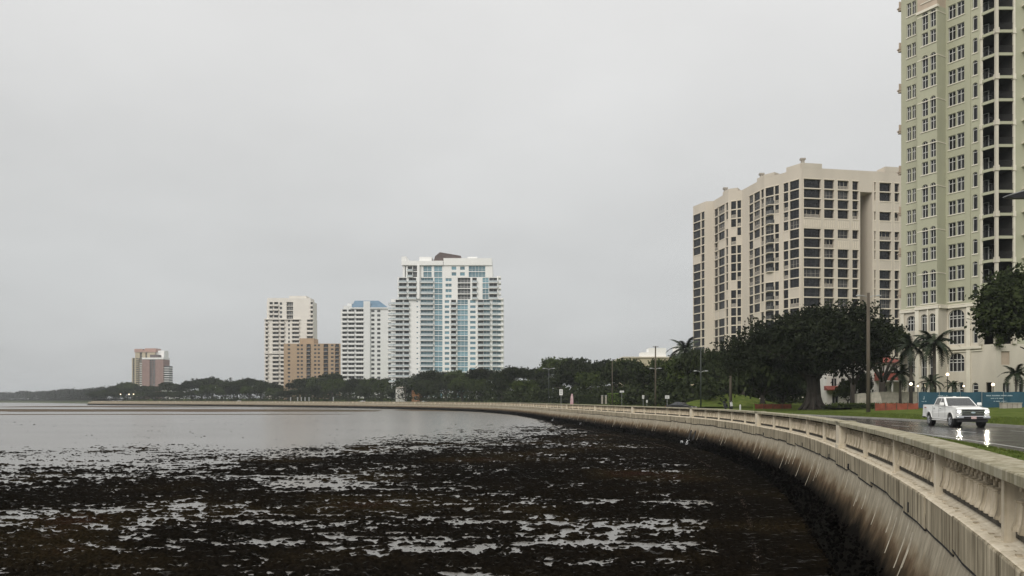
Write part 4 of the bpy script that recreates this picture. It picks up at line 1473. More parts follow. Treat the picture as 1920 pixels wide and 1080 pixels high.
# bowed left corner balconies and right slab ends
cb = MB(); n = 8
arc = [(-2.9 * math.cos(math.pi * i / n / 1.0) * 1.0, -2.4 * math.sin(math.pi * i / n)) for i in range(n + 1)]
cb.prism([(x, y) for x, y in arc], -.3, 0, 'z'); cb.mi = 1
for i in range(n): cb.face([(arc[i][0], arc[i][1], 0), (arc[i + 1][0], arc[i + 1][1], 0), (arc[i + 1][0], arc[i + 1][1], 1.0), (arc[i][0], arc[i][1], 1.0)])
cbm = cb.mesh('curved_balcony', [M['white'], M['railgl']], fix=False)
for k in range(1, 20):
    place('curved_balcony', cbm, wt, (.6, 1.5, k * 3.055 + .1), (0, 0, rad(-40)))
    mb_ = None
sb = MB(); sb.box(0, 3.0, -1.6, 9, -.5, .35); sbm = sb.mesh('end_slab', M['white'])
sb2 = MB(); sb2.box(0, 2.4, .5, 8, -.3, .75); sbm2 = sb2.mesh('end_slab', M['white'])
for k in range(1, 21): place('end_slab', sbm, wt, (u_(905), 0, k * 3.055 + .1))
for k in range(1, 5): place('end_slab', sbm2, wt, (u_(893), 0, 61.1 + k * 3.25))

# blue-roofed tower x 638..728, Z 540
Zt = 540.0; mpp = Zt / 1450
bt = empty('blue_roofed_tower', ((638.7 - 960) * mpp, Zt, 0), 0, 'slim white tower under a hipped blue roof, just left of the broad glass tower', 'tower')
def u_(zx): return (zx - 745) * .0793
cl = [(u_(760), u_(800), 'b'), (u_(812), u_(866), 'b'), (u_(880), u_(948), 'b'), (u_(1014), u_(1043), 'w'), (u_(1066), u_(1095), 'w'), (u_(1164), u_(1186), 'b')]
body = tower_face(bt, Fw, 0, u_(1190), 0, 65.2, 3.1, cl, M['greywhite'], M['farglass'], M['white'], M['greywhite'])
massbox(body, 0, u_(1190), 0, 65.2, 22)
body.box(u_(948), u_(1006), -.9, 0, 0, 70.6)
body.build('wall', M['greywhite'], bt, fix=False)
mb = MB()
a, b_ = u_(842), u_(1162)
lo = [(a, -.6, 66.3), (b_, -.6, 66.3), (b_, 20, 66.3), (a, 20, 66.3)]; hi = [(a + 1.5, 3, 71.4), (b_ - 7, 3, 71.4), (b_ - 7, 15, 71.4), (a + 1.5, 15, 71.4)]
mb.grid([lo, hi], True, True); mb.build('roof', M['blueroof'], bt)
mb = MB(); mb.box(u_(830), u_(1166), -.8, 20, 65.3, 66.25); mb.box(u_(770), u_(842), 0, 18, 65.204, 67.5); mb.box(u_(800), u_(838), 2, 12, 67.504, 69.4); mb.build('parapet', M['greywhite'], bt)

# cream tower x 495..590, Z 600
Zt = 600.0; mpp = Zt / 1450
ct = empty('cream_tower', ((496 - 960) * mpp, Zt, 0), 0, 'tall off-white stepped tower rising behind the tan block', 'tower')
def u_(zx): return (zx - 75) * .0881
cl = [(u_(84), u_(104), 'b'), (u_(146), u_(200), 'b'), (u_(216), u_(250), 'b'), (u_(282), u_(298), 'w'), (u_(318), u_(378), 'b'), (u_(448), u_(500), 'b')]
body = tower_face(ct, Fw, 0, u_(505), 0, 64.4, 3.22, cl, M['offwhite'], M['farglass'], M['offwhite'], M['offwhite'])
massbox(body, 0, u_(505), 0, 64.4, 12)
c2 = [(u_(118), u_(148), 'b'), (u_(158), u_(196), 'b'), (u_(208), u_(230), 'w'), (u_(268), u_(326), 'o'), (u_(480), u_(500), 'b')]
q = tower_face(ct, Fw, u_(95), u_(502), 64.4, 78.0, 3.4, c2, M['offwhite'], M['farglass'], M['offwhite'], M['offwhite'])
merge(body, q); massbox(body, u_(95), u_(502), 64.4, 78.0, 12)
body.box(u_(100), u_(480), 0, 12, 78.004, 80.8); body.box(u_(290), u_(440), 1, 11, 80.804, 82.6)
body.box(u_(75), u_(390), -1.2, -.004, 63.9, 64.6); body.box(u_(75), u_(250), -1.2, -.004, 37.5, 38.3)
body.build('wall', M['offwhite'], ct, fix=False)

# tan block x 531..640, Z 560
Zt = 560.0; mpp = Zt / 1450
tb = empty('tan_block', ((532 - 960) * mpp, Zt, 0), 0, 'lower tan apartment block with dark balcony strips in front of the cream tower', 'apartment block')
def u_(zx): return (zx - 245) * .0822
cl = [(u_(280), u_(302), 'w'), (u_(361), u_(382), 'w'), (u_(394), u_(414), 'w'), (u_(446), u_(482), 'o'), (u_(512), u_(532), 'w'), (u_(544), u_(564), 'w'), (u_(596), u_(636), 'o'), (u_(660), u_(684), 'w'), (u_(698), u_(732), 'o')]
body = tower_face(tb, Fw, 0, u_(768), 0, 42.5, 2.75, cl, M['tan'], M['farglass'], M['tan'], M['tan'])
massbox(body, 0, u_(768), 0, 42.5, 22)
body.box(u_(375), u_(500), 3, 16, 42.504, 46.6)
body.build('wall', M['tan'], tb, fix=False)
bal2 = balc_mesh(2.7, .8, [M['tan'], M['farglass']])
for k in range(1, 15):
    for c_ in (464, 616, 715): place('balcony', bal2, tb, (u_(c_), -.02, k * 2.833))

# twin far towers, Z 1080
Zt = 1080.0; mpp = Zt / 1450
yt = empty('yellow_tower', ((240.6 - 960) * mpp, Zt + 10, 0), 0, 'pale yellow tower with salmon top storeys, leftmost building on the far shore', 'tower')
def u_(zx): return (zx - 300) * .1009
cl = [(u_(310), u_(338), 'o'), (u_(355), u_(395), 'b'), (u_(400), u_(440), 'o'), (u_(492), u_(515), 'o'), (u_(525), u_(548), 'o')]
body = tower_face(yt, Fw, 0, u_(560), 0, 61, 3.05, cl, M['yellowish'], M['farglass'], M['yellowish'], M['yellowish'])
massbox(body, 0, u_(560), 0, 61, 24)
q = tower_face(yt, Fw, u_(345), u_(620), 61, 69, 4, [(u_(410), u_(442), 'o'), (u_(490), u_(512), 'o')], M['yellowish'], M['farglass'], M['yellowish'], M['yellowish'])
merge(body, q); massbox(body, u_(345), u_(620), 61, 69, 22)
body.build('wall', M['yellowish'], yt, fix=False)
mb = MB(); mb.box(u_(340), u_(450), -1, 22, 69.004, 73.6); mb.box(u_(450), u_(640), -1, 22, 69.004, 71.5); mb.box(u_(470), u_(625), 2, 18, 71.504, 74.6)
mb.build('salmon_top', M['pink'], yt)
mb = MB(); mb.box(u_(560), u_(735), 3, 18, 0, 68.9); mb.box(u_(650), u_(740), 3, 16, 68.904, 71.5); mb.build('rear_wing', M['white'], yt)
rt = empty('red_brown_tower', ((272.8 - 960) * mpp, Zt - 10, 0), 0, 'red-brown tower with white slab ends, overlapping the pale yellow tower on its right', 'tower')
def u_(zx): return (zx - 540) * .0995
cl = [(u_(645), u_(680), 'o'), (u_(684), u_(725), 'g')]
body = tower_face(rt, Fw, 0, u_(835), 0, 58, 3.05, cl, M['brownred'], M['farglass'], M['offwhite'], M['offwhite'])
massbox(body, 0, u_(835), 0, 58, 20)
body.build('wall', M['brownred'], rt, fix=False)
mb = MB(); mb.box(u_(540), u_(838), -.6, 20, 58.004, 60.4); mb.build('parapet', M['white'], rt)
mb = MB(); mb.box(u_(640), u_(745), 2, 14, 60.404, 64.5); mb.build('roof_house', M['mech'], rt)
mb = MB(); mb.box(0, 7.2, 0, 12, 0, .9); e1m = mb.mesh('end_slab', M['white'])
mb = MB(); mb.box(-3.2, 0, -1, 8, 0, .7); e2m = mb.mesh('end_slab', M['white'])
for k in range(1, 16): place('end_slab', e1m, rt, (u_(835), 1, k * 3.05))
for k in range(1, 18): place('end_slab', e2m, rt, (0, 0, k * 3.05))
mb = MB(); mb.box(u_(835), u_(895), 3, 16, 0, 49); mb.build('side_wing', M['farglass'], rt)

# ------------------------------------------------------------------ low buildings
def lowhouse(name, x0, x1, ytop, Z, mat, label, roof=None, wins=(), dp=10, zb=0, cat='house', roofh=2.0):
    m_ = Z / 1450
    B = empty(name, ((x0 - 960) * m_, Z, zb), 0, label, cat)
    wd = (x1 - x0) * m_; h = 1.65 + (750 - ytop) * m_ - zb
    mb = wallmb = MB()
    Fh = Face((0, 0), (1, 0))
    ops = [(wd * a, wd * b_, h * c, h * d) for a, b_, c, d in wins]
    wallgrid(mb, Fh, 0, wd, 0, h, ops, .25)
    massbox(mb, 0, wd, 0, h, dp)
    mb.build('wall', mat, B, fix=False)
    for q in ops:
        add_win(B, Fh, *q, nx=2, depth=.2, fr=.1)
    if roof:
        mb = MB()
        lo = [(-.5, -.6, h + .02), (wd + .5, -.6, h + .02), (wd + .5, dp + .5, h + .02), (-.5, dp + .5, h + .02)]
        i_ = min(wd, dp) * .4
        hi = [(i_, dp * .4, h + roofh), (wd - i_, dp * .4, h + roofh), (wd - i_, dp * .6, h + roofh), (i_, dp * .6, h + roofh)]
        mb.grid([lo, hi], True, True); mb.build('roof', roof, B)
    return B
lowhouse('shore_house', 303, 336, 724, 690, M['white'], 'small white building among the trees right of the red-brown tower', None, [(.3, .42, .55, .75), (.6, .72, .55, .75), (.3, .42, .1, .3)], dp=12, cat='building')
lowhouse('small_house', 742, 760, 728, 418, M['housewall'], 'small white house at the foot of the broad glass tower', M['slat'], [(.2, .4, .3, .6), (.6, .8, .3, .6)], roofh=1.2)
lowhouse('orange_house', 772, 788, 729, 404, M['orangehouse'], 'little orange house with pale roof under the broad glass tower', M['palestone'], [(.3, .6, .2, .5)], roofh=1.6)
B = lowhouse('hall', 1170, 1262, 671, 360, M['yellowish'], 'long cream building with white rooftop boxes showing above the trees left of the beige block', None, [], dp=30, cat='building')
for (a, b_, t0, t1) in ((8.5, 12, 22.5, 24), (12, 20, 22.5, 26), (24.5, 30, 21.5, 27)):
    mb = MB(); mb.box(a, b_, 2, 9, t0 - 1.5, t1); mb.build('rooftop_box', M['white'], B)
mb = MB(); mb.box(-.6, 23.4, -.6, 30, 21.35, 21.8); mb.build('roof_edge', M['beigetrim'], B)

vh = empty('villa', (1545 - 960, 0, 0), 0, 'white two-storey villa with red clay tile roofs behind the great fig tree', 'house')
vh.location = (pix(1550, 140)[0], 140, .8)
vm = 140 / 1450
Fh = Face((0, 0), (1, 0))
mb = MB(); wd = (1690 - 1550) * vm
ops = [(.9, 1.9, 3.2, 4.8), (2.6, 3.4, 3.2, 4.8), (5, 6, 3.2, 4.8), (10.2, 11.0, 1.0, 3.4), (12.1, 12.9, 5.2, 7.2), (9.9, 10.6, 5.2, 7.2), (1.0, 2.2, .2, 2.3)]
wallgrid(mb, Fh, 0, wd, 0, 7.6, ops, .25); massbox(mb, 0, wd, 0, 7.6, 9); mb.build('wall', M['housewall'], vh, fix=False)
for q in ops: add_win(vh, Fh, *q, nx=2, depth=.2)
mb = MB(); lo = [(-.6, -.7, 7.62), (wd + .6, -.7, 7.62), (wd + .6, 9.6, 7.62), (-.6, 9.6, 7.62)]; hi = [(4, 4, 9.9), (wd - 4, 4, 9.9), (wd - 4, 5, 9.9), (4, 5, 9.9)]
mb.grid([lo, hi], True, True); mb.build('roof', M['redtile'], vh)
mb = MB(); mb.prism([(-2.2, 4.35), (-2.2, 4.5), (-.02, 5.75), (-.02, 4.35)], 8.6, wd + .2, 'x'); mb.build('porch_roof', M['redtile'], vh)
mb = MB(); mb.prism([(-1.8, 2.6), (-1.8, 2.75), (-.02, 3.4), (-.02, 2.6)], -.5, 2.8, 'x'); mb.build('porch_roof', M['redtile'], vh)
mb = MB(); mb.box(8.7, wd + .1, -2.3, -2.15, 4.18, 4.33); mb.build('fascia_board', M['white'], vh)
for x in (8.9, 10.9, 13.2):
    mb = MB(); mb.box(x - .12, x + .12, -2.1, -1.86, 0, 4.15); mb.build('porch_post', M['white'], vh)

# ================================================================== vegetation
def leaf_quads(cs, rc, per, size, g, flat=.55, up=.35):
    """leaf clumps: cs (n,3) centres, rc clump radius, per leaves each"""
    n = len(cs)
    c = np.repeat(cs, per, axis=0)
    r = np.repeat(rc, per) if hasattr(rc, '__len__') else np.full(n * per, rc)
    off = g.normal(0, .5, (n * per, 3)) * r[:, None]
    off[:, 2] *= flat
    c = c + off
    a = g.normal(0, 1, (n * per, 3)); a /= np.linalg.norm(a, axis=1)[:, None]
    b_ = g.normal(0, 1, (n * per, 3)); b_[:, 2] += up
    b_ = np.cross(a, b_); b_ /= np.linalg.norm(b_, axis=1)[:, None] + 1e-9
    s = size * g.uniform(.6, 1.35, (n * per, 1))
    a = a * s; b_ = b_ * s * .62
    return np.stack([c - a, c + b_ * .9, c + a, c - b_ * .9], 1)


def crown_centres(n, rx, ry, rz, g, lobes=9, flatb=-.55):
    """clump centres over a few overlapping lobes, densest at their skins"""
    L_ = []
    for i in range(lobes):
        a = g.uniform(0, 2 * math.pi); q = math.sqrt(g.uniform(.05, 1)) * .62
        L_.append((q * math.cos(a), q * math.sin(a), g.uniform(-.25, .50) * (1.15 - q), g.uniform(.34, .56)))
    L_.append((0, 0, .1, .6))
    out = []
    while len(out) < n:
        l = L_[g.integers(len(L_))]
        v = g.normal(0, 1, 3); v /= np.linalg.norm(v)
        if v[2] < -.5: continue
        q = l[3] * g.uniform(.62, 1.08)
        p = np.array([l[0] + v[0] * q, l[1] + v[1] * q, l[2] + v[2] * q * .85])
        if p[2] < flatb + g.uniform(0, .15): continue
        out.append((p[0] * rx, p[1] * ry, p[2] * rz))
    return np.array(out)


def trunk_mesh(name, h, r, g, limbs=6, spread=3.5, mat='bark', roots=False):
    mb = MB()
    k = h * .42
    mb.tube([(0, 0, -.3), (0, 0, .25), (.05, .02, k * .5), (.0, .05, k)], [r * 1.45, r * 1.1, r * .9, r * .8], 9)
    for i in range(limbs):
        a = 2 * math.pi * i / limbs + g.uniform(-.4, .4)
        s = spread * g.uniform(.6, 1.1)
        z1 = k + (h - k) * g.uniform(.35, .9)
        p0 = (0, .05, k * g.uniform(.7, .98)); p1 = (s * .35 * math.cos(a), s * .35 * math.sin(a), k + (z1 - k) * .5); p2 = (s * math.cos(a), s * math.sin(a), z1)
        mb.tube([p0, p1, p2], [r * .5, r * .34, r * .12], 6)
    if roots:
        for i in range(9):
            a = 2 * math.pi * i / 9 + g.uniform(-.2, .2)
            mb.tube([(r * .5 * math.cos(a), r * .5 * math.sin(a), 2.6), (r * .95 * math.cos(a), r * .95 * math.sin(a), .9), (r * 1.9 * math.cos(a), r * 1.9 * math.sin(a), -.1)], [r * .30, r * .33, r * .16], 6)
    return mb.mesh(name, M[mat], smooth=True)


g = np.random.default_rng(3)
# generic oak crowns (unit: radius 7 m, height +-5 m)
CR = []
for v_ in range(8):
    cs = crown_centres(300, 7.0, 6.0, 5.2, g, lobes=6 + v_ % 4)
    CR.append(quads_mesh('crown', leaf_quads(cs, 1.25, 17, .42, g), M['leaf']))
CR3 = []
for v_ in range(3):
    cs = crown_centres(260, 7.0, 6.0, 5.2, g, lobes=5 + v_)
    CR3.append(quads_mesh('crown', leaf_quads(cs, 1.2, 17, .42, g), M['leaf3']))
TRK = [trunk_mesh('trunk', 7.0, .42, R, 6, 3.8) for _ in range(3)]


def tree(x, Z, ztop, wpx, label, group=None, kind=0, zb=None, flat=1.0):
    X = (x - 960) / 1450 * Z
    if zb is None: zb = 1.3
    hgt = max(3.0, ztop - zb)
    rw = wpx / 2 / 1450 * Z
    T_ = empty('oak_tree', (X, Z, zb), R.uniform(0, 6.28), label, 'tree', group)
    me = R.choice(CR) if kind == 0 else R.choice(CR3)
    crh = hgt * .40 * flat
    sz = crh / 5.0
    place('crown', me, T_, (0, 0, hgt - crh * .82), (0, 0, R.uniform(0, 6.28)), (rw / 7, rw / 7, sz))
    place('trunk', R.choice(TRK), T_, (0, 0, 0), (0, 0, 0), (hgt / 10, hgt / 10, (hgt - crh) / 6.0))
    return T_


def ytop_(x):
    return float(np.interp(x, [150, 185, 205, 222, 245, 270, 300, 340, 370, 400, 440, 470, 490, 530, 560, 590, 625, 650, 680, 720, 740, 780, 820, 850, 870, 900, 940, 960, 985, 1010, 1030, 1045, 1072, 1088, 1096, 1120, 1140, 1165, 1190, 1220, 1240, 1262, 1290, 1330, 1380],
                           [742, 737, 730, 722, 718, 724, 724, 720, 714, 709, 712, 709, 719, 724, 715, 711, 702, 714, 714, 706, 714, 706, 696, 692, 697, 694, 692, 690, 687, 691, 686, 668, 663, 676, 684, 678, 672, 668, 676, 678, 671, 664, 664, 668, 672]))


def shoreZ(x):
    xs = [170, 235, 280, 327, 426, 535, 653, 780, 900, 948, 991, 1033, 1110, 1188, 1243, 1300, 1400]
    zs = [685, 643, 619, 594, 541, 485, 424, 358, 285, 247, 207, 167, 128, 101, 88, 76, 60]
    return float(np.interp(x, xs, zs))


def zfor(x, d):
    best = (1e9, 150.0)
    for s in np.arange(30, 330, .5):
        q = P(s, d); e_ = abs(960 + 1450 * q[0] / q[1] - x)
        if e_ < best[0]: best = (e_, q[1])
    return best[1]


ZONES = [(150, 238, 'left of the pale yellow tower'), (238, 330, 'under the two far left towers'), (330, 490, 'in the gap right of the far left towers'),
         (490, 640, 'under the tan apartment block'), (640, 733, 'under the blue-roofed tower'), (733, 840, 'under the left half of the broad glass tower'),
         (840, 945, 'under the right half of the broad glass tower'), (945, 1050, 'just right of the broad glass tower'), (1050, 1160, 'midway from glass tower to beige block'),
         (1160, 1400, 'just left of the beige block')]
NUM = ['first', 'second', 'third', 'fourth', 'fifth', 'sixth', 'seventh', 'eighth', 'ninth', 'tenth', 'eleventh', 'twelfth', 'thirteenth', 'fourteenth', 'fifteenth', 'sixteenth']
zc_ = {}
def lab(row, x, kind):
    for a, b_, t_ in ZONES:
        if a <= x < b_:
            k_ = (row, t_)
            zc_[k_] = zc_.get(k_, 0) + 1
            return '%s %s-row tree from the left %s' % (NUM[min(15, zc_[k_] - 1)], row, t_)
    return 'dark oak'
# back row gives the skyline, front row fills to the ground
x = 182
while x < 1345:
    Zs = shoreZ(x)
    Z = Zs + float(np.interp(x, [180, 700, 1000, 1200, 1400], [95, 85, 70, 62, 70]))
    if x > 1000: Z = zfor(x, 38)
    wpx = float(np.interp(x, [180, 600, 900, 1100, 1300], [34, 44, 58, 82, 96])) * R.uniform(.85, 1.2)
    k = 1 if R.random() < .30 else 0
    zt = 1.65 + (750 - ytop_(x) + 3) / 1450 * Z + R.uniform(-1.6, 1.0)
    tree(x, Z, zt, wpx, lab('back', x, k), 'oaks behind the shore road', k, zb=1.8 if x < 950 else 1.2, flat=R.uniform(.9, 1.25))
    x += wpx * .52
x = 176
while x < 1330:
    Zs = shoreZ(x)
    Z = Zs + float(np.interp(x, [180, 700, 1000, 1200, 1400], [52, 48, 42, 44, 60]))
    if x > 1000: Z = zfor(x, 27)
    wpx = float(np.interp(x, [180, 600, 900, 1100, 1300], [36, 44, 55, 80, 96])) * R.uniform(.8, 1.2)
    yt_ = ytop_(x) + R.uniform(4, 16) * (1 if x < 900 else 1.4)
    k = 1 if R.random() < .28 else 0
    zt = 1.65 + (750 - min(yt_, 736)) / 1450 * Z
    tree(x, Z, zt, wpx, lab('front', x, k), 'oaks lining the shore road', k, zb=1.4 if x < 950 else .8, flat=R.uniform(1.15, 1.5))
    x += wpx * .62
# understorey: hedges and shrubs as one mass below the crowns
V = []
for x in np.arange(172, 1345, 1.6):
    Zs = shoreZ(x) if x < 1000 else zfor(x, 24) - float(np.interp(x, [1000, 1200, 1400], [38, 40, 58]))
    for q in range(5):
        Z = Zs + float(np.interp(x, [180, 700, 1000, 1200, 1400], [46, 42, 38, 40, 58])) + g.uniform(0, 16)
        X = (x - 960) / 1450 * Z
        V.append((X, Z, g.uniform(1.2, 5.5 if x > 900 else 9.0)))
for k in range(620):
    Z = g.uniform(156, 178); x = g.uniform(1318, 1690)
    V.append(((x - 960) / 1450 * Z, Z, g.uniform(1.0, 7.5 if x < 1530 else 3.0)))
tagit(place('shrubbery', quads_mesh('shrubbery', leaf_quads(np.array(V), 2.2, 12, .5, g), M['leaf'])), 'continuous dark undergrowth filling the space beneath the shore trees', 'shrubbery', kind='stuff')
# hazy wood on the far left shore
V = []
for k in range(1500):
    t_ = g.uniform(0, 1)
    x = -30 + 225 * t_
    Z = float(np.interp(x, [-30, 40, 100, 195], [1900, 1650, 1300, 980])) + g.uniform(0, 60)
    yt_ = float(np.interp(x, [-30, 0, 30, 38, 60, 95, 130, 165, 180, 195], [741, 739, 740, 736, 739, 737, 734, 736, 732, 728]))
    ht = (752 - yt_) / 1450 * Z
    V.append(((x - 960) / 1450 * Z, Z, 1.5 + ht * math.sqrt(g.uniform(0, .95))))
tagit(place('far_wood', quads_mesh('far_wood', leaf_quads(np.array(V), 5.5, 22, 1.3, g, .6), M['leaf'])), 'hazy low wood along the farthest shore at the left edge', 'wood', kind='stuff')

# great fig tree
def big_tree(name, X, Y, zb, label, rx, ry, rz, zc, n, per, leafs, mat, tr, limbs, spread, th, cat='tree', roots=True, dx_=0, rc=1.35):
    T_ = empty(name, (X, Y, zb), 0, label, cat)
    cs = crown_centres(n, rx, ry, rz, g, lobes=15, flatb=-.75)
    cs[:, 0] += dx_; cs[:, 2] += zc
    place('crown', quads_mesh('crown', leaf_quads(cs, rc, per, leafs, g), mat), T_)
    place('trunk', trunk_mesh('trunk', th, tr, R, limbs, spread, roots=roots), T_)
    return T_
big_tree('fig_tree', pix(1525, 109)[0], 109, .3, 'great spreading dark fig tree with a buttressed trunk beside the wooden light pole', 13.8, 9, 8.7, 8.2, 1900, 34, .23, M['leaf2'], 1.05, 9, 8.0, 12, dx_=.0)
def oakl(x, Z, ytop, wpx, label, zb=.8, flat=1.3, kind=0):
    return tree(x, Z, 1.65 + (750 - ytop) / 1450 * Z, wpx, label, None, kind, zb, flat)
oakl(1655, 124, 603, 105, 'dark tree crowded behind the wooden light pole at the beige block corner', 1.0, .95)
oakl(1600, 128, 625, 110, 'dark tree behind the right shoulder of the great fig', 1.0, .95)
oakl(1430, 128, 650, 130, 'low dark tree with a leaning trunk under the left side of the great fig', 1.2, 1.75)
oakl(1468, 136, 672, 110, 'low shaded tree between the two dark trunks under the fig', 1.2, 1.9)
oakl(1392, 150, 640, 80, 'dark tree just left of the great fig before the beige block', 1.0)
oakl(1345, 150, 662, 84, 'round dark tree behind the grassy hill and metal pole', 1.0)
oakl(1300, 160, 652, 80, 'dark tree at the left foot of the beige block', 1.0)
oakl(1380, 165, 690, 120, 'shaded tree closing the view behind the grassy hill', 1.0, 1.9)
oakl(1622, 134, 700, 36, 'dark garden tree in front of the villa porch', 1.0, 1.5)
oakl(1590, 132, 712, 50, 'dark garden tree hiding the middle of the villa', .8, 1.6)
# right-edge tree
T_ = empty('oak_tree', (65.5, 97, .7), 0, 'large dark oak leaning in at the right edge before the green tower', 'tree')
cs = crown_centres(1000, 8.6, 6, 8.8, g, lobes=14, flatb=-.9); cs[:, 2] += 10.9; cs[:, 0] += .9
place('crown', quads_mesh('crown', leaf_quads(cs, 1.15, 24, .28, g), M['leaf']), T_)
place('trunk', trunk_mesh('trunk', 12, .55, R, 7, 5), T_, (2.8, 0, 0))
# ivy on the loggia column
V = []
for k in range(260):
    z = R.uniform(3, 16.5); V.append((72.0 + R.gauss(0, .35), 114.55 - abs(R.gauss(0, .15)), z))
V = [v for v in V if v[2] > 9.5]
tagit(place('ivy', quads_mesh('ivy', leaf_quads(np.array(V), .4, 16, .13, g), M['leaf3'])), 'ivy climbing the corner column of the green tower below the loggias', 'climbing plant', kind='stuff')


# ---- palms
def frond_mesh(L_, droop, mat='frond', n=16, leaf=.55):
    V = []
    pts = []
    for i in range(n + 1):
        t_ = i / n
        pts.append(np.array([L_ * t_ * (1 - .18 * t_ * t_), 0, L_ * (.42 * t_ - droop * t_ * t_)]))
    for i in range(n):
        p, q = pts[i], pts[i + 1]
        w_ = .022
        V.append([p + [0, -w_, 0], q + [0, -w_, 0], q + [0, w_, 0], p + [0, w_, 0]])
        t_ = (i + .5) / n
        l = leaf * (math.sin(math.pi * min(1, t_ * .93 + .1)) ** .6)
        if i < 1: continue
        for sgn in (-1, 1):
            for m_ in (.25, .75):
                c = p + (q - p) * m_
                tip = c + np.array([l * .45, sgn * l, -l * (.45 + .35 * R.random())])
                d_ = (q - p) / np.linalg.norm(q - p) * .075
                V.append([c - d_, c + d_, tip + d_ * .3, tip - d_ * .3])
    return quads_mesh('frond', np.array(V), M[mat])
FM = [frond_mesh(3.4, .55), frond_mesh(3.4, .85), frond_mesh(3.3, 1.15)]


def palm(x, Z, ytop, label, zb=.8, sc_=1.0, nf=17, tr=.17, lean=0.0):
    X = (x - 960) / 1450 * Z
    h = 1.65 + (750 - ytop) / 1450 * Z - zb
    T_ = empty('palm_tree', (X, Z, zb), R.uniform(0, 6.28), label, 'palm tree')
    mb = MB(); mb.tube([(0, 0, -.2), (lean * .3, 0, h * .4), (lean, 0, h)], [tr * 1.3, tr, tr * .8], 8); mb.build('trunk', M['palmbark'], T_, smooth=True)
    for i in range(nf):
        a = i * 2.399
        el = (i / nf)
        place('frond', FM[0 if el > .65 else (1 if el > .3 else 2)], T_, (lean, 0, h), (0, -rad(-28 + 78 * el), a), (sc_, sc_, sc_))
    return T_
palm(1752, 104, 642, 'taller feathery palm standing in front of the green tower, right of its neighbour', sc_=1.05, nf=20, tr=.22)
palm(1708, 106, 650, 'darker feathery palm in front of the green tower left bay', sc_=1.0, nf=18, tr=.2)
palm(1786, 100, 722, 'small palm between the globe lamps below the arched window', sc_=.42, nf=13, tr=.1)
palm(1745, 101, 716, 'low bushy palm at the foot of the taller feathery palm', sc_=.62, nf=15, tr=.12)
palm(1688, 108, 700, 'short palm beside the villa porch', sc_=.8, nf=15)
palm(1905, 98, 700, 'young palm at the right edge under the oak', sc_=.7, nf=14, tr=.12)
palm(1285, 168, 655, 'palm with upright fronds on the skyline left of the beige block', sc_=1.5, nf=15)
palm(1322, 160, 690, 'palm at the left foot of the beige block', sc_=1.3, nf=15)
palm(1300, 166, 672, 'dark palm tucked against the beige block corner', sc_=1.3, nf=15)
palm(361, 700, 711, 'left one of two tiny palms poking above the far trees', zb=1.5, sc_=.75, nf=14)
palm(432, 690, 710, 'right one of two tiny palms poking above the far trees', zb=1.5, sc_=.75, nf=14)
palm(760, 398, 716, 'small palm by the white house under the glass tower', zb=1.5, sc_=.9, nf=14)

# ---- clipped hedges
def hedge(x0, x1, Z, ytop, label, mat, zb=.5, dep=2.0):
    m_ = Z / 1450
    X0, X1 = (x0 - 960) * m_, (x1 - 960) * m_
    zt = 1.65 + (750 - ytop) * m_
    H_ = empty('hedge', ((X0 + X1) / 2, Z, zb), 0, label, 'hedge')
    w_ = X1 - X0; h = zt - zb
    mb = MB(); mb.box(-w_ / 2 + .15, w_ / 2 - .15, .15, dep - .15, 0, h - .12); mb.build('hedge_core', M['leaf2'], H_)
    V = []
    n = int(w_ * (h + dep) * 16)
    for k in range(n):
        if R.random() < h / (h + dep): V.append((R.uniform(-w_ / 2, w_ / 2), R.uniform(0, .15), R.uniform(0, h)))
        else: V.append((R.uniform(-w_ / 2, w_ / 2), R.uniform(0, dep), h - R.uniform(0, .12)))
    o = place('foliage', quads_mesh('foliage', leaf_quads(np.array(V), .16, 3, .12, g, 1), mat), H_); o['kind'] = 'stuff'
hedge(1140, 1238, zfor(1140, 20), 738, 'long bright green clipped hedge beyond the road', M['hedge'])
hedge(1084, 1127, zfor(1092, 20), 741, 'shorter dull green hedge left of the grey gate posts', M['leaf3'])
hedge(1560, 1720, 102, 757, 'low shrubs behind the orange barrier and pale stones', M['leaf3'], zb=.6, dep=2)
hedge(1545, 1600, 104, 762, 'low dark shrubs beside the fig trunk', M['leaf2'], zb=.4, dep=1.5)
# grass blades along the near verge
V = []
for k in range(26000):
    s = R.uniform(6, 60); d = R.choice([R.uniform(2.7, 4.85), R.uniform(2.65, 2.8), R.uniform(4.72, 4.87)])
    p = np.array(P(s, d, 0)); a = R.uniform(0, 3.14); hgt = R.uniform(.03, .085)
    u1 = np.array([math.cos(a), math.sin(a), 0]) * R.uniform(.008, .02); tp = np.array([R.gauss(0, .02), R.gauss(0, .02), hgt])
    V.append([p - u1, p + u1, p + u1 * .3 + tp, p - u1 * .3 + tp])
for k in range(16000):
    s = R.uniform(35, 85); d = R.uniform(16.65, 24)
    p = np.array(P(s, d, gz(s, d))); a = R.uniform(0, 3.14); hgt = R.uniform(.04, .12)
    u1 = np.array([math.cos(a), math.sin(a), 0]) * R.uniform(.01, .03); tp = np.array([R.gauss(0, .03), R.gauss(0, .03), hgt])
    V.append([p - u1, p + u1, p + u1 * .3 + tp, p - u1 * .3 + tp])
tagit(place('grass', quads_mesh('grass', np.array(V), M['grass'])), 'short green grass of the verges beside the wet road', 'grass', kind='stuff')

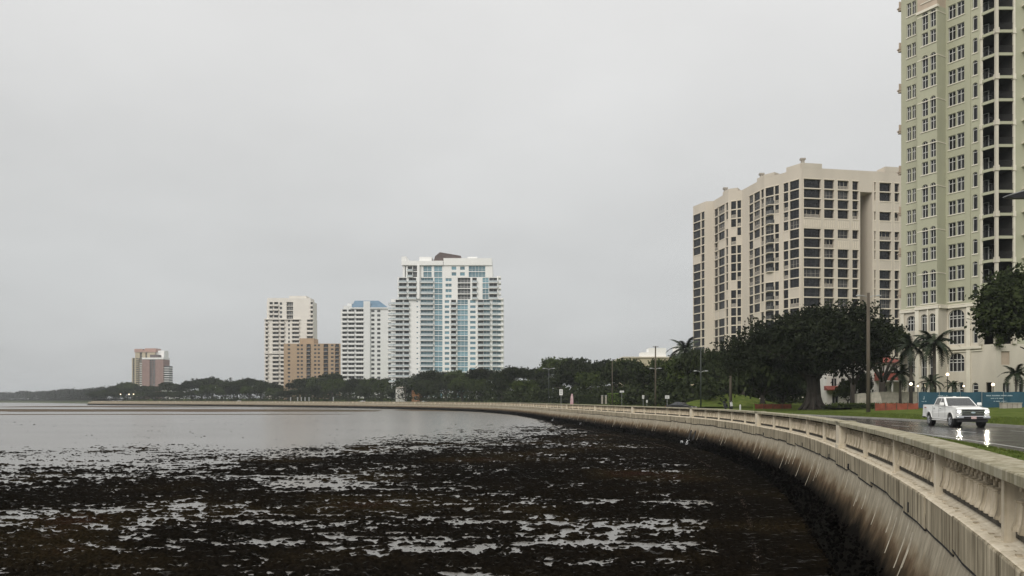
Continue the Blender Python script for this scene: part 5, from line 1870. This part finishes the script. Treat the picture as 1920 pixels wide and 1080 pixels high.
# ================================================================== street furniture
def lightpole(x, Z, ytop, label, r=.14, mat='wood', arms=(), zb=.2, name='light_pole', base=None):
    X = (x - 960) / 1450 * Z
    h = 1.65 + (750 - ytop) / 1450 * Z - zb
    T_ = empty(name, (X, Z, zb), 0, label, 'light pole')
    mb = MB(); mb.tube([(0, 0, -.2), (0, 0, h)], [r, r * .72], 10); mb.build('pole', M[mat], T_, smooth=True)
    for (z, l, kind) in arms:
        zz = h - z
        for sgn in ((-1, 1) if l > 0 else (-1,)):
            ll_ = abs(l)
            mb = MB()
            if kind == 'cobra':
                mb.tube([(0, 0, zz - .25), (sgn * ll_ * .5, -.05, zz - .02), (sgn * ll_, -.1, zz)], [.045, .04, .035], 6)
                mb.build('arm', M['metal'], T_)
                mb = MB(); mb.lathe([(.01, .10), (.09, .09), (.16, .04), (.17, -.02), (.12, -.07), (.02, -.08)], 8)
                o = mb.build('lamp_head', M['metal'], T_, loc=(sgn * (ll_ + .18), -.1, zz)); o.scale = (1.9, 1, 1)
            else:
                mb.box(min(0, sgn * ll_), max(0, sgn * ll_), -.05 - r, .05 - r, zz - .05, zz + .05)
                mb.build('crossarm', M[mat], T_)
                mb = MB(); mb.tube([(sgn * ll_ * .9, -r, zz + .05), (sgn * ll_ * .9, -r, zz + .22)], [.04, .05], 6); mb.build('insulator', M['metal'], T_)
    return T_
lightpole(1628, 91, 549, 'tall wooden pole with twin lamp arms in front of the fig and dark shaft', .235, arms=((.35, 1.0, 'cobra'),), zb=.25)
lightpole(1370, 116, 686, 'stout wooden pole beside the parked scooter', .22, arms=(), zb=.3)
lightpole(1314, zfor(1314, 18.5), 652, 'dark green metal pole with curled twin lamp arms near the grassy hill', .11, 'greypole', ((3.9, .75, 'cobra'), (.1, .35, 'x')), zb=.3)
lightpole(1229, zfor(1229, 18.2), 649, 'wooden utility pole with a crossarm left of the white rooftop boxes', .17, arms=((.15, .55, 'x'), (4.4, .7, 'cobra')), zb=.3)
lightpole(1148, zfor(1148, 18.0), 675, 'slim wooden pole behind the bright hedge', .12, arms=(), zb=.4)
lightpole(1029, 178, 690, 'far slim pole with twin pale lamp arms before the trees', .10, 'greypole', ((.1, .95, 'cobra'),), zb=.2)
cobra = empty('street_light', (22.6, 30, 0), 0, 'cobra-head street lamp reaching in over the right edge of the view', 'street light')
mb = MB(); mb.tube([(0, 0, 0), (0, 0, 9.4)], [.12, .08], 10); mb.build('pole', M['greypole'], cobra)
mb = MB(); mb.tube([(0, 0, 9.3), (-1.4, 0, 9.62), (-2.6, 0, 9.70)], [.05, .045, .04], 8); mb.build('arm', M['greypole'], cobra)
mb = MB(); mb.prism([(-3.45, 9.50), (-3.4, 9.53), (-2.8, 9.72), (-2.45, 9.74), (-2.45, 9.54), (-2.6, 9.47), (-3.2, 9.46)], -.14, .14, 'y'); mb.build('lamp_head', M['blackplastic'], cobra)
mb = MB(); mb.prism([(-3.47, 9.535), (-2.8, 9.73), (-2.45, 9.75), (-2.45, 9.77), (-2.82, 9.765), (-3.47, 9.56)], -.15, .15, 'y'); mb.build('lamp_cover', M['metal'], cobra)


def sign(x, Z, yt, yb_, wpx, label, pole_to=.0, kind='traffic_sign', bars=2):
    m_ = Z / 1450; X = (x - 960) * m_
    zt = 1.65 + (750 - yt) * m_; zl = 1.65 + (750 - yb_) * m_; w_ = wpx * m_
    T_ = empty(kind, (X, Z, pole_to), 0, label, 'sign')
    mb = MB(); mb.tube([(0, .04, 0), (0, .04, zt - pole_to - .05)], .035, 6); mb.build('post', M['metal'], T_)
    mb = MB(); mb.box(-w_ / 2, w_ / 2, -.02, .0, zl - pole_to, zt - pole_to); mb.build('sign_face', M['sign'], T_)
    h = zt - zl
    for j in range(bars):
        mb = MB(); z = zl - pole_to + h * (.28 + .36 * j); mb.box(-w_ * .28, w_ * .28, -.028, -.022, z, z + h * .14); mb.build('sign_print', M['signgrey'], T_)
sign(1052, 150, 730, 741, 6.5, 'tall white road sign left of the pink flag')
sign(1251, zfor(1251, 17.6), 741.5, 747.5, 8, 'wide white sign behind the dark car')
sign(1206, zfor(1206, 17.6), 741, 747.5, 4, 'small white notice on a post before the bright hedge')
sign(1213, zfor(1213, 17.8), 750, 755, 3, 'tiny white notice just right of the hedge notice')
sign(1166, zfor(1166, 17.8), 732.5, 736, 8, 'flat pale sign standing above the bright hedge', bars=1)
# grey gate posts
for i, (x, l) in enumerate(((1129, 'left grey gate post at the end of the bright hedge'), (1136, 'right grey gate post at the end of the bright hedge'))):
    X, Y_2 = pix(x, zfor(1129, 20))
    T_ = empty('gate_post', (X, Y_2, .6), 0, l, 'gate post')
    mb = MB(); mb.box(-.22, .22, -.22, .22, 0, 2.2); mb.build('shaft', M['slat'], T_)
    mb = MB(); mb.box(-.28, .28, -.28, .28, 2.2, 2.35); mb.build('cap', M['metal'], T_)
# feather flag
X, Y_2 = pix(1072, 148)
T_ = empty('feather_flag', (X, Y_2, 0), 0, 'pink and white feather flag on a black foot behind the balustrade', 'flag')
mb = MB(); mb.tube([(.32, 0, 0), (.33, 0, 1.8), (.2, 0, 2.75), (-.1, 0, 2.9)], [.025, .02, .015, .01], 6); mb.build('mast', M['blackplastic'], T_)
mb = MB(); rows = []
for i in range(9):
    z = .75 + 2.1 * i / 8; w_ = .62 * (1 - .55 * (i / 8) ** 2.2); bend = .13 * (i / 8) ** 3
    rows.append([(.31 - bend, .0, z), (.31 - bend - w_ * .5, .05 * math.sin(i), z), (.31 - bend - w_, -.03, z)])
mb.grid(rows); mb.build('cloth', M['pinkflag'], T_, fix=False)
mb = MB(); mb.box(-.45, .5, -.3, .3, 0, .22); mb.build('foot', M['blackplastic'], T_)
# globe lamps by the green tower
GL = [(1708, 720, 'left globe lamp'), (1721, 724, 'small second globe lamp'), (1736, 723, 'third globe lamp'), (1776.5, 702, 'highest globe lamp'), (1807, 724, 'globe lamp right of the small palm'), (1862, 721, 'rightmost globe lamp'), (1751, 727, 'small globe lamp behind the tall palm trunk')]
for x, y, l in GL:
    Z = 103; X = (x - 960) / 1450 * Z; z = 1.65 + (750 - y) / 1450 * Z
    T_ = empty('globe_lamp', (X, Z, .7), 0, l + (' on a black post glowing warm before the green tower' if 'small' not in l else ' glowing faintly before the green tower'), 'lamp')
    r = .20 if 'small' not in l else .12
    mb = MB(); mb.tube([(0, 0, 0), (0, 0, z - .7 - r * .9)], .05, 6); mb.build('post', M['iron'], T_)
    mb = MB(); mb.lathe([(r * math.sin(math.pi * k / 8) + .001, -r * math.cos(math.pi * k / 8)) for k in range(9)], 12)
    mb.build('globe', M['lamp'], T_, smooth=True, loc=(0, 0, z - .7))
X, Y_2 = pix(1298, 150)
T_ = empty('globe_lamp', (X, Y_2, .6), 0, 'single warm lamp glowing among the trees left of the metal pole', 'lamp')
mb = MB(); mb.tube([(0, 0, 0), (0, 0, 3.7)], .05, 6); mb.build('post', M['iron'], T_)
mb = MB(); mb.lathe([(.25 * math.sin(math.pi * k / 8) + .001, -.25 * math.cos(math.pi * k / 8)) for k in range(9)], 12); mb.build('globe', M['lamp'], T_, smooth=True, loc=(0, 0, 3.95))
for x, y, l, Z in ((226, 738, 'leftmost', 655), (242, 738, 'middle', 650), (250.5, 738, 'rightmost', 648)):
    X = (x - 960) / 1450 * Z
    T_ = empty('distant_lamp', (X, Z, 1.5), 0, l + ' of three tiny warm lamps at the foot of the yellow tower', 'lamp', 'tiny lamps on the far shore')
    mb = MB(); mb.tube([(0, 0, 0), (0, 0, 4.6)], .08, 5); mb.build('post', M['iron'], T_)
    mb = MB(); mb.lathe([(.45 * math.sin(math.pi * k / 6) + .001, -.45 * math.cos(math.pi * k / 6)) for k in range(7)], 8); mb.build('globe', M['lamp'], T_, loc=(0, 0, 5.0))
# white posts on the far verge
for i, x in enumerate((545, 558, 565, 572, 579.5, 625)):
    Z = shoreZ(x) + 34; X = (x - 960) / 1450 * Z
    T_ = empty('white_post', (X, Z, 1.0), 0, '%s of the short white posts on the far lawn under the tan block' % NUM[i], 'post', 'white posts on the far lawn')
    mb = MB(); mb.box(-.3, .3, -.3, .3, 0, 2.2); mb.build('shaft', M['metal'], T_); mb = MB(); mb.box(-.4, .4, -.4, .4, 2.2, 2.5); mb.build('cap', M['metal'], T_)

# ---- blue construction fence
fA = Vector((*pix(1722, 96), .62)); fB = Vector((*pix(1965, 92), .62))
fn = empty('construction_fence', fA, math.atan2(fB.y - fA.y, fB.x - fA.x), 'dark blue screened construction fence with faint white print behind the pickup', 'fence')
LN = (fB - fA).length; n = 6
for i in range(n):
    a, b_ = LN * i / n + .03, LN * (i + 1) / n - .03
    mb = MB(); rows = []
    for z in np.linspace(.05, 2.0, 7):
        rows.append([(a + (b_ - a) * j / 8, .03 * math.sin(j * 1.7 + i) * math.sin(z * 2), z + (.03 * math.sin(j * .8 + i) if z > 1.9 else 0)) for j in range(9)])
    mb.grid(rows); mb.build('screen_panel', M['bluefence'], fn, fix=False)
for i in range(n + 1):
    mb = MB(); mb.tube([(LN * i / n, .08, -.2), (LN * i / n, .08, 2.08)], .035, 6); mb.build('fence_post', M['metal'], fn)
def prnt(x0, x1, z0, z1, seed):
    r_ = random.Random(seed); mb = MB(); x = x0
    while x < x1:
        wd = r_.uniform(.05, .12)
        if r_.random() < .84: mb.box(x, min(x1, x + wd * .8), -.055, -.05, z0, z1 - r_.choice([0, 0, .03]))
        x += wd
    mb.build('fence_print', M['print'], fn)['kind'] = 'stuff'
prnt(2.1, 3.2, 1.50, 1.60, 1); prnt(7.3, 10.2, 1.50, 1.62, 2); prnt(7.9, 9.2, 1.18, 1.28, 3); prnt(8.2, 9.6, .84, .92, 4)
prnt(.35, .95, .82, .90, 5)
mb = MB(); mb.box(.6, .66, -.055, -.05, 1.12, 1.5); mb.box(.52, .6, -.055, -.05, 1.1, 1.2); mb.build('fence_emblem', M['print'], fn)
X, Y_2 = pix(1895, 89)
cb = empty('utility_cabinet', (X, Y_2, .5), 0, 'pale low utility cabinet before the blue fence at the right edge', 'cabinet')
mb = MB(); mb.box(-1.1, 1.1, -.3, .3, 0, .78); mb.build('body', M['slat'], cb)
mb = MB(); mb.box(-1.15, 1.15, -.35, .35, .784, .84); mb.build('lid', M['palestone'], cb)
for x in (-.55, .0, .55):
    mb = MB(); mb.box(x - .012, x + .012, -.312, -.302, .05, .76); mb.build('door_seam', M['blackplastic'], cb)
# ---- orange barriers
def barrier(x0, x1, Z, yt, yb_, label, mat):
    m_ = Z / 1450; X0, X1 = (x0 - 960) * m_, (x1 - 960) * m_
    zb = 1.65 + (750 - yb_) * m_; zt = 1.65 + (750 - yt) * m_
    T_ = empty('safety_barrier', (X0, Z, zb), 0, label, 'barrier')
    n = max(3, int((X1 - X0) / 1.3))
    for i in range(n):
        a, b_ = (X1 - X0) * i / n + .02, (X1 - X0) * (i + 1) / n - .02
        mb = MB(); rows = []
        for q in range(4):
            z = (zt - zb) * q / 3
            rows.append([(a + (b_ - a) * j / 5, .05 * math.sin(j + i * 2 + q), z - (.07 * math.sin(math.pi * j / 5) if q == 3 else 0)) for j in range(6)])
        mb.grid(rows); mb.build('barrier_panel', mat, T_, fix=False)
    for i in range(n + 1):
        mb = MB(); mb.tube([((X1 - X0) * i / n, -.06, -.1), ((X1 - X0) * i / n, -.06, zt - zb + .08)], .03, 5); mb.build('stake', M['wood'], T_)
barrier(1640, 1722, 95, 755.5, 770, 'low orange-red barrier between the wooden pole and the blue fence', M['orange'])
barrier(1414, 1484, 118, 757, 766.5, 'low orange-red barrier in the shade left of the fig trunk', M['brick'])
# pale entrance stones behind the pole
for (x0, x1, yt, yb_, Z, l) in ((1605, 1626, 737, 757, 106, 'pale cracked garden stone left of the wooden pole'), (1632, 1651, 735, 757, 105, 'taller slanted pale stone right of the wooden pole')):
    m_ = Z / 1450; X0, X1 = (x0 - 960) * m_, (x1 - 960) * m_; zb = 1.65 + (750 - yb_) * m_; h = (yb_ - yt) * m_
    T_ = empty('garden_stone', ((X0 + X1) / 2, Z, zb), 0, l, 'stone')
    w_ = X1 - X0
    mb = MB(); mb.prism([(-w_ / 2, -.3), (w_ / 2 + .15, -.3), (w_ / 2 - .15, h * .8), (w_ / 4, h), (-w_ / 2, h * .93)], -.3, .4, 'y'); mb.build('slab', M['palestone'], T_)
X0 = pix(1650, 109)[0]
T_ = empty('garden_wall', (X0, 109, .6), 0, 'long low pale garden wall between the villa and the blue fence', 'wall')
mb = MB(); mb.box(0, 6.2, 0, .3, 0, 2.1); mb.build('wall', M['palestone'], T_); mb = MB(); mb.box(-.06, 6.26, -.06, .36, 2.104, 2.2); mb.build('coping', M['palestone'], T_)
for i, (x, y, l) in enumerate(((1388, 761, 'white'), (1414, 765, 'yellow'))):
    Z = 112; X = (x - 960) / 1450 * Z
    T_ = empty('bollard', (X, Z, .3), 0, 'small %s bollard on the lawn near the parked scooter' % l, 'bollard')
    mb = MB(); mb.lathe([(.12, -.1), (.12, .55), (.09, .66), (.02, .7)], 8); mb.build('shaft', M['sign'] if i == 0 else M['hedge'], T_)


# ================================================================== vehicles
def arch_pts(cx_, cz, r, z0, n=9, rev=False):
    a0 = math.asin((z0 - cz) / r) if abs(z0 - cz) < r else 0
    pts = [(cx_ + r * math.cos(a), cz + r * math.sin(a)) for a in np.linspace(a0, math.pi - a0, n)]
    return pts[::-1] if rev else pts


def wheel(parent, x, y, z, r, w_, side):
    mb = MB()
    prof = [(r * .58, -w_ / 2), (r * .9, -w_ / 2), (r, -w_ / 2 + .03), (r, w_ / 2 - .03), (r * .9, w_ / 2), (r * .58, w_ / 2)]
    n = 28
    rows = [[(q * math.cos(2 * math.pi * j / n), t_, q * math.sin(2 * math.pi * j / n)) for j in range(n)] for q, t_ in prof]
    mb.grid(rows, True, True)
    ty = mb.build('tyre', M['tyre'], parent, smooth=False, loc=(x, y, z))
    s = side
    mb = MB()
    yo = s * (w_ / 2 + .004)
    rr = r * .66
    rows = [[(q * math.cos(2 * math.pi * j / n), t_, q * math.sin(2 * math.pi * j / n)) for j in range(n)] for q, t_ in ((rr, yo - s * .01), (rr, yo + s * .012), (rr * .88, yo + s * .012), (rr * .86, yo - s * .05))]
    mb.grid(rows, True)
    for k in range(6):
        a = 2 * math.pi * k / 6
        c, sn = math.cos(a), math.sin(a)
        mb.tube([(.04 * c, yo, .04 * sn), (rr * .9 * c, yo + s * .002, rr * .9 * sn)], [.045, .03], 5)
    mb.tube([(0, yo - s * .02, 0), (0, yo + s * .02, 0)], [.07, .06], 8)
    mb.build('rim', M['rim'], ty)


def patch(q, u0, u1, v0, v1, off):
    """4-point patch inside quad q (bl, br, tr, tl) pushed off along its normal"""
    q = [Vector(p) for p in q]
    def at(u, v): return q[0] * (1 - u) * (1 - v) + q[1] * u * (1 - v) + q[2] * u * v + q[3] * (1 - u) * v
    n_ = (q[1] - q[0]).cross(q[3] - q[0]).normalized() * off
    return [at(u, v) + n_ for u, v in ((u0, v0), (u1, v0), (u1, v1), (u0, v1))]


def bevel(o, w_=.03, seg=3):
    m_ = o.modifiers.new('bevel', 'BEVEL'); m_.width = w_; m_.segments = seg; m_.limit_method = 'ANGLE'; m_.angle_limit = rad(30)
    m_.harden_normals = False
    for p in o.data.polygons: p.use_smooth = False


pk = empty('pickup_truck', (0, 0, 0), 0, 'white crew-cab pickup truck with lit headlights driving on the wet road', 'pickup truck')
body = [(2.86, .60), (2.90, .80), (2.88, 1.16), (2.70, 1.235), (1.25, 1.345), (-.98, 1.36), (-1.0, 1.42), (-2.93, 1.42), (-2.95, .62), (-2.2, .60)]
ra = arch_pts(-1.70, .44, .52, .58, rev=True)
fa = arch_pts(1.98, .44, .52, .58, rev=True)
poly = body + ra + [(-1.15, .50), (1.42, .50)] + fa + [(2.55, .58)]
# two shells: lower body tapers slightly to the top
mb = MB()
def shell(mb, poly, ymax, n_in=1):
    def yy(x, z): return ymax * (1 - .05 * max(0, (z - 1.0)) / .4) * (1 - .05 * max(0, (x - 2.2)) / .7) * (1 - .02 * max(0, (.75 - z)) / .25)
    i = len(mb.v); n = len(poly)
    mb.v.extend([(x, -yy(x, z), z) for x, z in poly]); mb.v.extend([(x, yy(x, z), z) for x, z in poly])
    mb.f.append(tuple(range(i, i + n))); mb.f.append(tuple(range(i + 2 * n - 1, i + n - 1, -1))); mb.m.extend([0, 0])
    for k in range(n):
        l = (k + 1) % n
        mb.f.append((i + k, i + n + k, i + n + l, i + l)); mb.m.append(0)
shell(mb, poly, .995)
o = mb.build('body', M['carwhite'], pk); bevel(o, .045, 3)
mb = MB(); mb.box(-2.7, 2.5, -.78, .78, .36, .98); mb.build('chassis', M['blackplastic'], pk)
# cab
cabL = [(-1.0, 1.37), (1.22, 1.345), (.42, 1.915), (.2, 1.95), (-.60, 1.955), (-.86, 1.90)]
mb = MB()
def cy(z): return .955 - .20 * (z - 1.35) / .6
i = 0
mb.v.extend([(x, -cy(z), z) for x, z in cabL]); mb.v.extend([(x, cy(z), z) for x, z in cabL])
n = 6; mb.f.append(tuple(range(n))); mb.f.append(tuple(range(2 * n - 1, n - 1, -1))); mb.m.extend([0, 0])
for k in range(n):
    l = (k + 1) % n; mb.f.append((k, n + k, n + l, l)); mb.m.append(0)
o = mb.build('cab', M['carwhite'], pk); bevel(o, .05, 3)
def V3(x, s, z, e_=0): return (x, s * (cy(z) + e_), z)
for s in (-1, 1):
    mb = MB()
    for pts in ([(-.84, 1.43), (.06, 1.425), (.02, 1.86), (-.70, 1.865)], [(.14, 1.425), (.98, 1.42), (.42, 1.82), (.30, 1.86), (.10, 1.86)]):
        q = [V3(x, s, z, .006) for x, z in pts]
        mb.face(q if s < 0 else q[::-1])
    mb.build('side_window', M['carglass'], pk, fix=False)
ws = [(1.22, -.92, 1.36), (1.22, .92, 1.36), (.44, .765, 1.90), (.44, -.765, 1.90)]
mb = MB(); mb.face(patch(ws, .045, .955, .06, .93, .012)); mb.build('windshield', M['carglass'], pk, fix=False)
mb = MB(); mb.face(patch(ws, .045, .955, .0, .05, .014)); mb.build('wiper_cowl', M['blackplastic'], pk, fix=False)
# hood bulge
mb = MB(); mb.prism([(2.66, 1.235), (2.58, 1.275), (1.3, 1.375), (1.2, 1.345)], -.62, .62, 'y'); o = mb.build('hood', M['carwhite'], pk); bevel(o, .025, 2)
# door seams and handles
for s in (-1, 1):
    for x in (-1.0, .08, 1.15):
        mb = MB(); mb.box(x - .008, x + .008, s * .993, s * .999, .62, 1.32); mb.build('door_seam', M['blackplastic'], pk)
    for x in (-.72, .34):
        mb = MB(); mb.box(x - .1, x + .1, s * .992, s * 1.02, 1.17, 1.21); mb.build('door_handle', M['chrome'], pk)
    mb = MB(); mb.box(-1.05, 1.3, s * .90, s * 1.04, .40, .47); mb.build('running_board', M['carwhite'], pk)
    mb = MB(); mb.cbox((0, 0, 0), (.16, .26, .22)); o = mb.build('mirror', M['carwhite'], pk, loc=(.98, s * 1.13, 1.47)); bevel(o, .05, 3)
    mb = MB(); mb.cbox((0, 0, 0), (.07, .20, .06)); mb.build('mirror_arm', M['blackplastic'], pk, loc=(.98, s * 1.0, 1.40))
    mb = MB(); mb.box(-2.93, -2.97, s * .74, s * .94, .98, 1.36); mb.build('tail_light', M['taillight'], pk)
    # headlight cluster
    mb = MB(); mb.box(2.80, 2.915, s * .66 if s > 0 else -.955, .955 if s > 0 else s * .66, .90, 1.14); mb.build('headlight_lens', M['lensglass'], pk)
    mb = MB(); mb.box(2.86, 2.92, s * .72 if s > 0 else -.86, .86 if s > 0 else s * .74, .97, 1.03); mb.build('headlight', M['headlight'], pk)
    mb = MB(); mb.cbox((2.95, s * .74, .585), (.03, .17, .09)); mb.build('fog_lamp', M['blackplastic'], pk)
    # wheel arch lips
    for cxx in (-1.70, 1.98):
        mb = MB()
        A = np.linspace(rad(14), rad(166), 13)
        rows = [[(cxx + q * math.cos(a), yv, .44 + q * math.sin(a)) for a in A] for q, yv in ((.50, s * .97), (.50, s * 1.012), (.56, s * 1.008), (.565, s * .985))]
        mb.grid(rows); mb.build('arch_lip', M['carwhite'], pk)
        mb = MB(); mb.tube([(cxx, s * .70, .46), (cxx, s * .955, .46)], .49, 20); mb.build('wheel_well', M['blackplastic'], pk)
    wheel(pk, 1.98, s * .865, .405, .405, .27, s); wheel(pk, -1.70, s * .865, .405, .405, .27, s)
# grille
mb = MB(); mb.box(2.85, 2.925, -.64, .64, .76, 1.16); mb.build('grille', M['blackplastic'], pk)
for z in (.80, .90, 1.01, 1.12):
    mb = MB(); mb.box(2.90, 2.95, -.62, .62, z, z + (.04 if z in (.90, 1.01) else .022)); mb.build('grille_bar', M['chrome'], pk)
mb = MB(); mb.prism([(.13 * math.cos(a), .95 + .055 * math.sin(a)) for a in np.linspace(0, 2 * math.pi, 14)[:-1]], 2.95, 2.965, 'x'); mb.build('badge', M['print'], pk)
for s in (-1, 1):
    mb = MB(); mb.box(2.88, 2.935, .62 * s if s > 0 else -.66, .66 if s > 0 else -.62, .76, 1.16); mb.build('grille_surround', M['chrome'], pk)
mb = MB(); mb.prism([(2.78, .52), (2.98, .54), (3.02, .60), (3.0, .74), (2.80, .76)], -.97, .97, 'y'); o = mb.build('bumper', M['chrome'], pk); bevel(o, .03, 3)
mb = MB(); mb.box(2.80, 3.03, -.56, .56, .56, .70); mb.build('bumper_opening', M['blackplastic'], pk)
mb = MB(); mb.box(2.6, 2.93, -.86, .86, .36, .515); mb.build('air_dam', M['blackplastic'], pk)
mb = MB(); mb.box(3.034, 3.045, -.155, .155, .555, .71); mb.build('licence_plate', M['plate'], pk)
mb = MB(); mb.box(-2.96, -3.10, -.95, .95, .52, .72); mb.build('rear_bumper', M['chrome'], pk)
mb = MB(); mb.box(-2.85, -1.12, -.80, .80, 1.421, 1.43); mb.build('bed_floor', M['blackplastic'], pk)
mb = MB(); mb.box(-2.55, -2.2, -.998, -.9945, 1.20, 1.25); mb.box(-2.55, -2.2, .9945, .998, 1.20, 1.25); mb.build('bed_decal', M['taillight'], pk)
mb = MB(); mb.box(-.08, .08, -.08, .08, 1.955, 1.985); mb.build('antenna', M['carwhite'], pk)
TS, TD = 47.0, 12.0
hd = math.atan2(-math.cos(rad(9.5)), -math.sin(rad(9.5)))
pk.location = (29.35, 51.3, -.09)
pk.rotation_euler = (0, 0, hd)


def car(X, Y_2, z, hdg, label, paint, group=None, wheels=True):
    T_ = empty('car', (X, Y_2, z), hdg, label, 'car', group)
    poly = [(2.2, .30), (2.28, .62), (2.15, .74), (1.0, .92), (-1.55, .96), (-2.2, .92), (-2.28, .60), (-2.2, .30)] + arch_pts(-1.35, .33, .37, .30, rev=True) + arch_pts(1.35, .33, .37, .30, rev=True)
    mb = MB(); mb.prism(poly, -.88, .88, 'y'); o = mb.build('body', paint, T_); bevel(o, .05, 2)
    cab = [(1.0, .92), (.30, 1.38), (-.15, 1.45), (-.75, 1.42), (-1.60, .96)]
    def c_(z_): return .80 - .22 * (z_ - .92) / .5
    mb = MB(); n = 5
    mb.v.extend([(x, -c_(zz), zz) for x, zz in cab]); mb.v.extend([(x, c_(zz), zz) for x, zz in cab])
    mb.f.append(tuple(range(n))); mb.f.append(tuple(range(2 * n - 1, n - 1, -1))); mb.m.extend([0, 0])
    for k in range(n):
        l = (k + 1) % n; mb.f.append((k, n + k, n + l, l)); mb.m.append(0)
    o = mb.build('cabin', paint, T_); bevel(o, .04, 2)
    for s in (-1, 1):
        mb = MB()
        for pts in ([(-1.25, 1.0), (-.25, .99), (-.25, 1.36), (-.75, 1.35)], [(-.18, .99), (.78, .97), (.24, 1.33), (-.15, 1.38)]):
            q = [(x, s * (c_(zz) + .006), zz) for x, zz in pts]; mb.face(q if s < 0 else q[::-1])
        mb.build('side_window', M['carglass'], T_, fix=False)
        mb = MB(); mb.box(2.2, 2.29, s * .5 if s > 0 else -.8, .8 if s > 0 else s * .5, .60, .72); mb.build('headlight', M['lensglass'], T_)
        mb = MB(); mb.box(-2.30, -2.2, s * .5 if s > 0 else -.82, .82 if s > 0 else s * .5, .70, .84); mb.build('tail_light', M['taillight'], T_)
        if wheels:
            wheel(T_, 1.35, s * .78, .32, .32, .2, s); wheel(T_, -1.35, s * .78, .32, .32, .2, s)
    ws = [(1.0, -.78, .93), (1.0, .78, .93), (.30, .60, 1.38), (.30, -.60, 1.38)]
    mb = MB(); mb.face(patch(ws, .05, .95, .06, .94, .012)); mb.build('windshield', M['carglass'], T_, fix=False)
    ws = [(-1.60, .78, .965), (-1.60, -.78, .965), (-.75, -.6, 1.42), (-.75, .6, 1.42)]
    mb = MB(); mb.face(patch(ws, .06, .94, .08, .92, .012)); mb.build('rear_window', M['carglass'], T_, fix=False)
    return T_
X, Y_2 = pix(1277, 122)
car(X, Y_2, -.09, rad(-40), 'low dark sedan with red tail, only its roof showing above the balustrade', M['carblack'])
def shore_car(x, off, label, paint, group):
    # on the far road, travelling along the wall
    best = None
    for s in np.arange(100, 820, 1.0):
        q = P(s, off)
        px_ = 960 + 1450 * q[0] / q[1]
        if best is None or abs(px_ - x) < best[0]: best = (abs(px_ - x), s)
    s = best[1]; q = P(s, off)
    car(q[0], q[1], gz(s, off) - .1 if off > 17 else -.1, wall_rot(s), label, paint, group)
shore_car(180, 19, 'leftmost tiny white car at the far end of the seawall', M['carwhite'], 'tiny white cars on the far shore road')
shore_car(208, 19, 'second tiny white car near the far end of the seawall', M['carwhite'], 'tiny white cars on the far shore road')
shore_car(448, 19, 'tiny white car in the gap right of the far left towers', M['carwhite'], 'tiny white cars on the far shore road')
shore_car(680, 19, 'tiny white car under the blue-roofed tower', M['carwhite'], 'tiny white cars on the far shore road')
shore_car(796, 19, 'tiny white car under the broad glass tower', M['carwhite'], 'tiny white cars on the far shore road')

# parked scooter
X, Y_2 = pix(1366, 112)
st = empty('scooter', (X, Y_2, .3), rad(-62), 'black and white motor scooter parked front-on beside the stout pole', 'scooter')
for x in (-.6, .6):
    mb = MB(); n = 16
    rows = [[(x + q * math.cos(2 * math.pi * j / n), t_, .24 + q * math.sin(2 * math.pi * j / n)) for j in range(n)] for q, t_ in ((.14, -.06), (.24, -.05), (.24, .05), (.14, .06))]
    mb.grid(rows, True, True); mb.build('tyre', M['tyre'], st)
mb = MB(); mb.prism([(.42, .25), (.62, .50), (.50, 1.0), (.40, 1.0), (.40, .45), (.1, .28), (-.3, .30), (-.35, .72), (-.9, .78), (-.95, .55), (-.6, .28), (-.1, .18)], -.17, .17, 'y'); o = mb.build('body', M['carblack'], st); bevel(o, .03, 2)
mb = MB(); mb.prism([(.60, .42), (.68, .50), (.58, .98), (.50, 1.02)], -.2, .2, 'y'); mb.build('front_shield', M['carwhite'], st)
mb = MB(); mb.box(-.88, -.15, -.15, .15, .79, .88); mb.build('seat', M['blackplastic'], st)
mb = MB(); mb.tube([(.46, -.38, 1.12), (.52, 0, 1.05), (.46, .38, 1.12)], .025, 6); mb.build('handlebar', M['chrome'], st)
mb = MB(); mb.lathe([(.01, -.07), (.08, -.05), (.09, .03), (.02, .07)], 8, (.58, 0, 1.04)); mb.build('headlamp', M['lensglass'], st)
for s in (-1, 1):
    mb = MB(); mb.lathe([(.01, -.04), (.06, -.02), (.06, .02), (.01, .05)], 8, (.46, s * .36, 1.25)); mb.build('mirror', M['chrome'], st)
mb = MB(); mb.box(-1.0, -.72, -.18, .18, .9, 1.2); mb.build('top_box', M['blackplastic'], st)

# ================================================================== haze
HZ = 0.00016
hm = bpy.data.materials.new('sea air'); hm.use_nodes = True
t = hm.node_tree; t.nodes.remove(t.nodes['Principled BSDF'])
pv = t.nodes.new('ShaderNodeVolumePrincipled')
pv.inputs['Color'].default_value = (.86, .90, .94, 1)
pv.inputs['Density'].default_value = HZ
pv.inputs['Anisotropy'].default_value = .0
t.links.new(pv.outputs[0], t.nodes['Material Output'].inputs['Volume'])
mb = MB(); mb.box(-6300, 4800, -400, 7300, MUD - 1.6, 96)
o = mb.build('haze', hm); o['kind'] = 'stuff'; o['label'] = 'thin pale haze in the air over the bay'
o.display_type = 'WIRE'
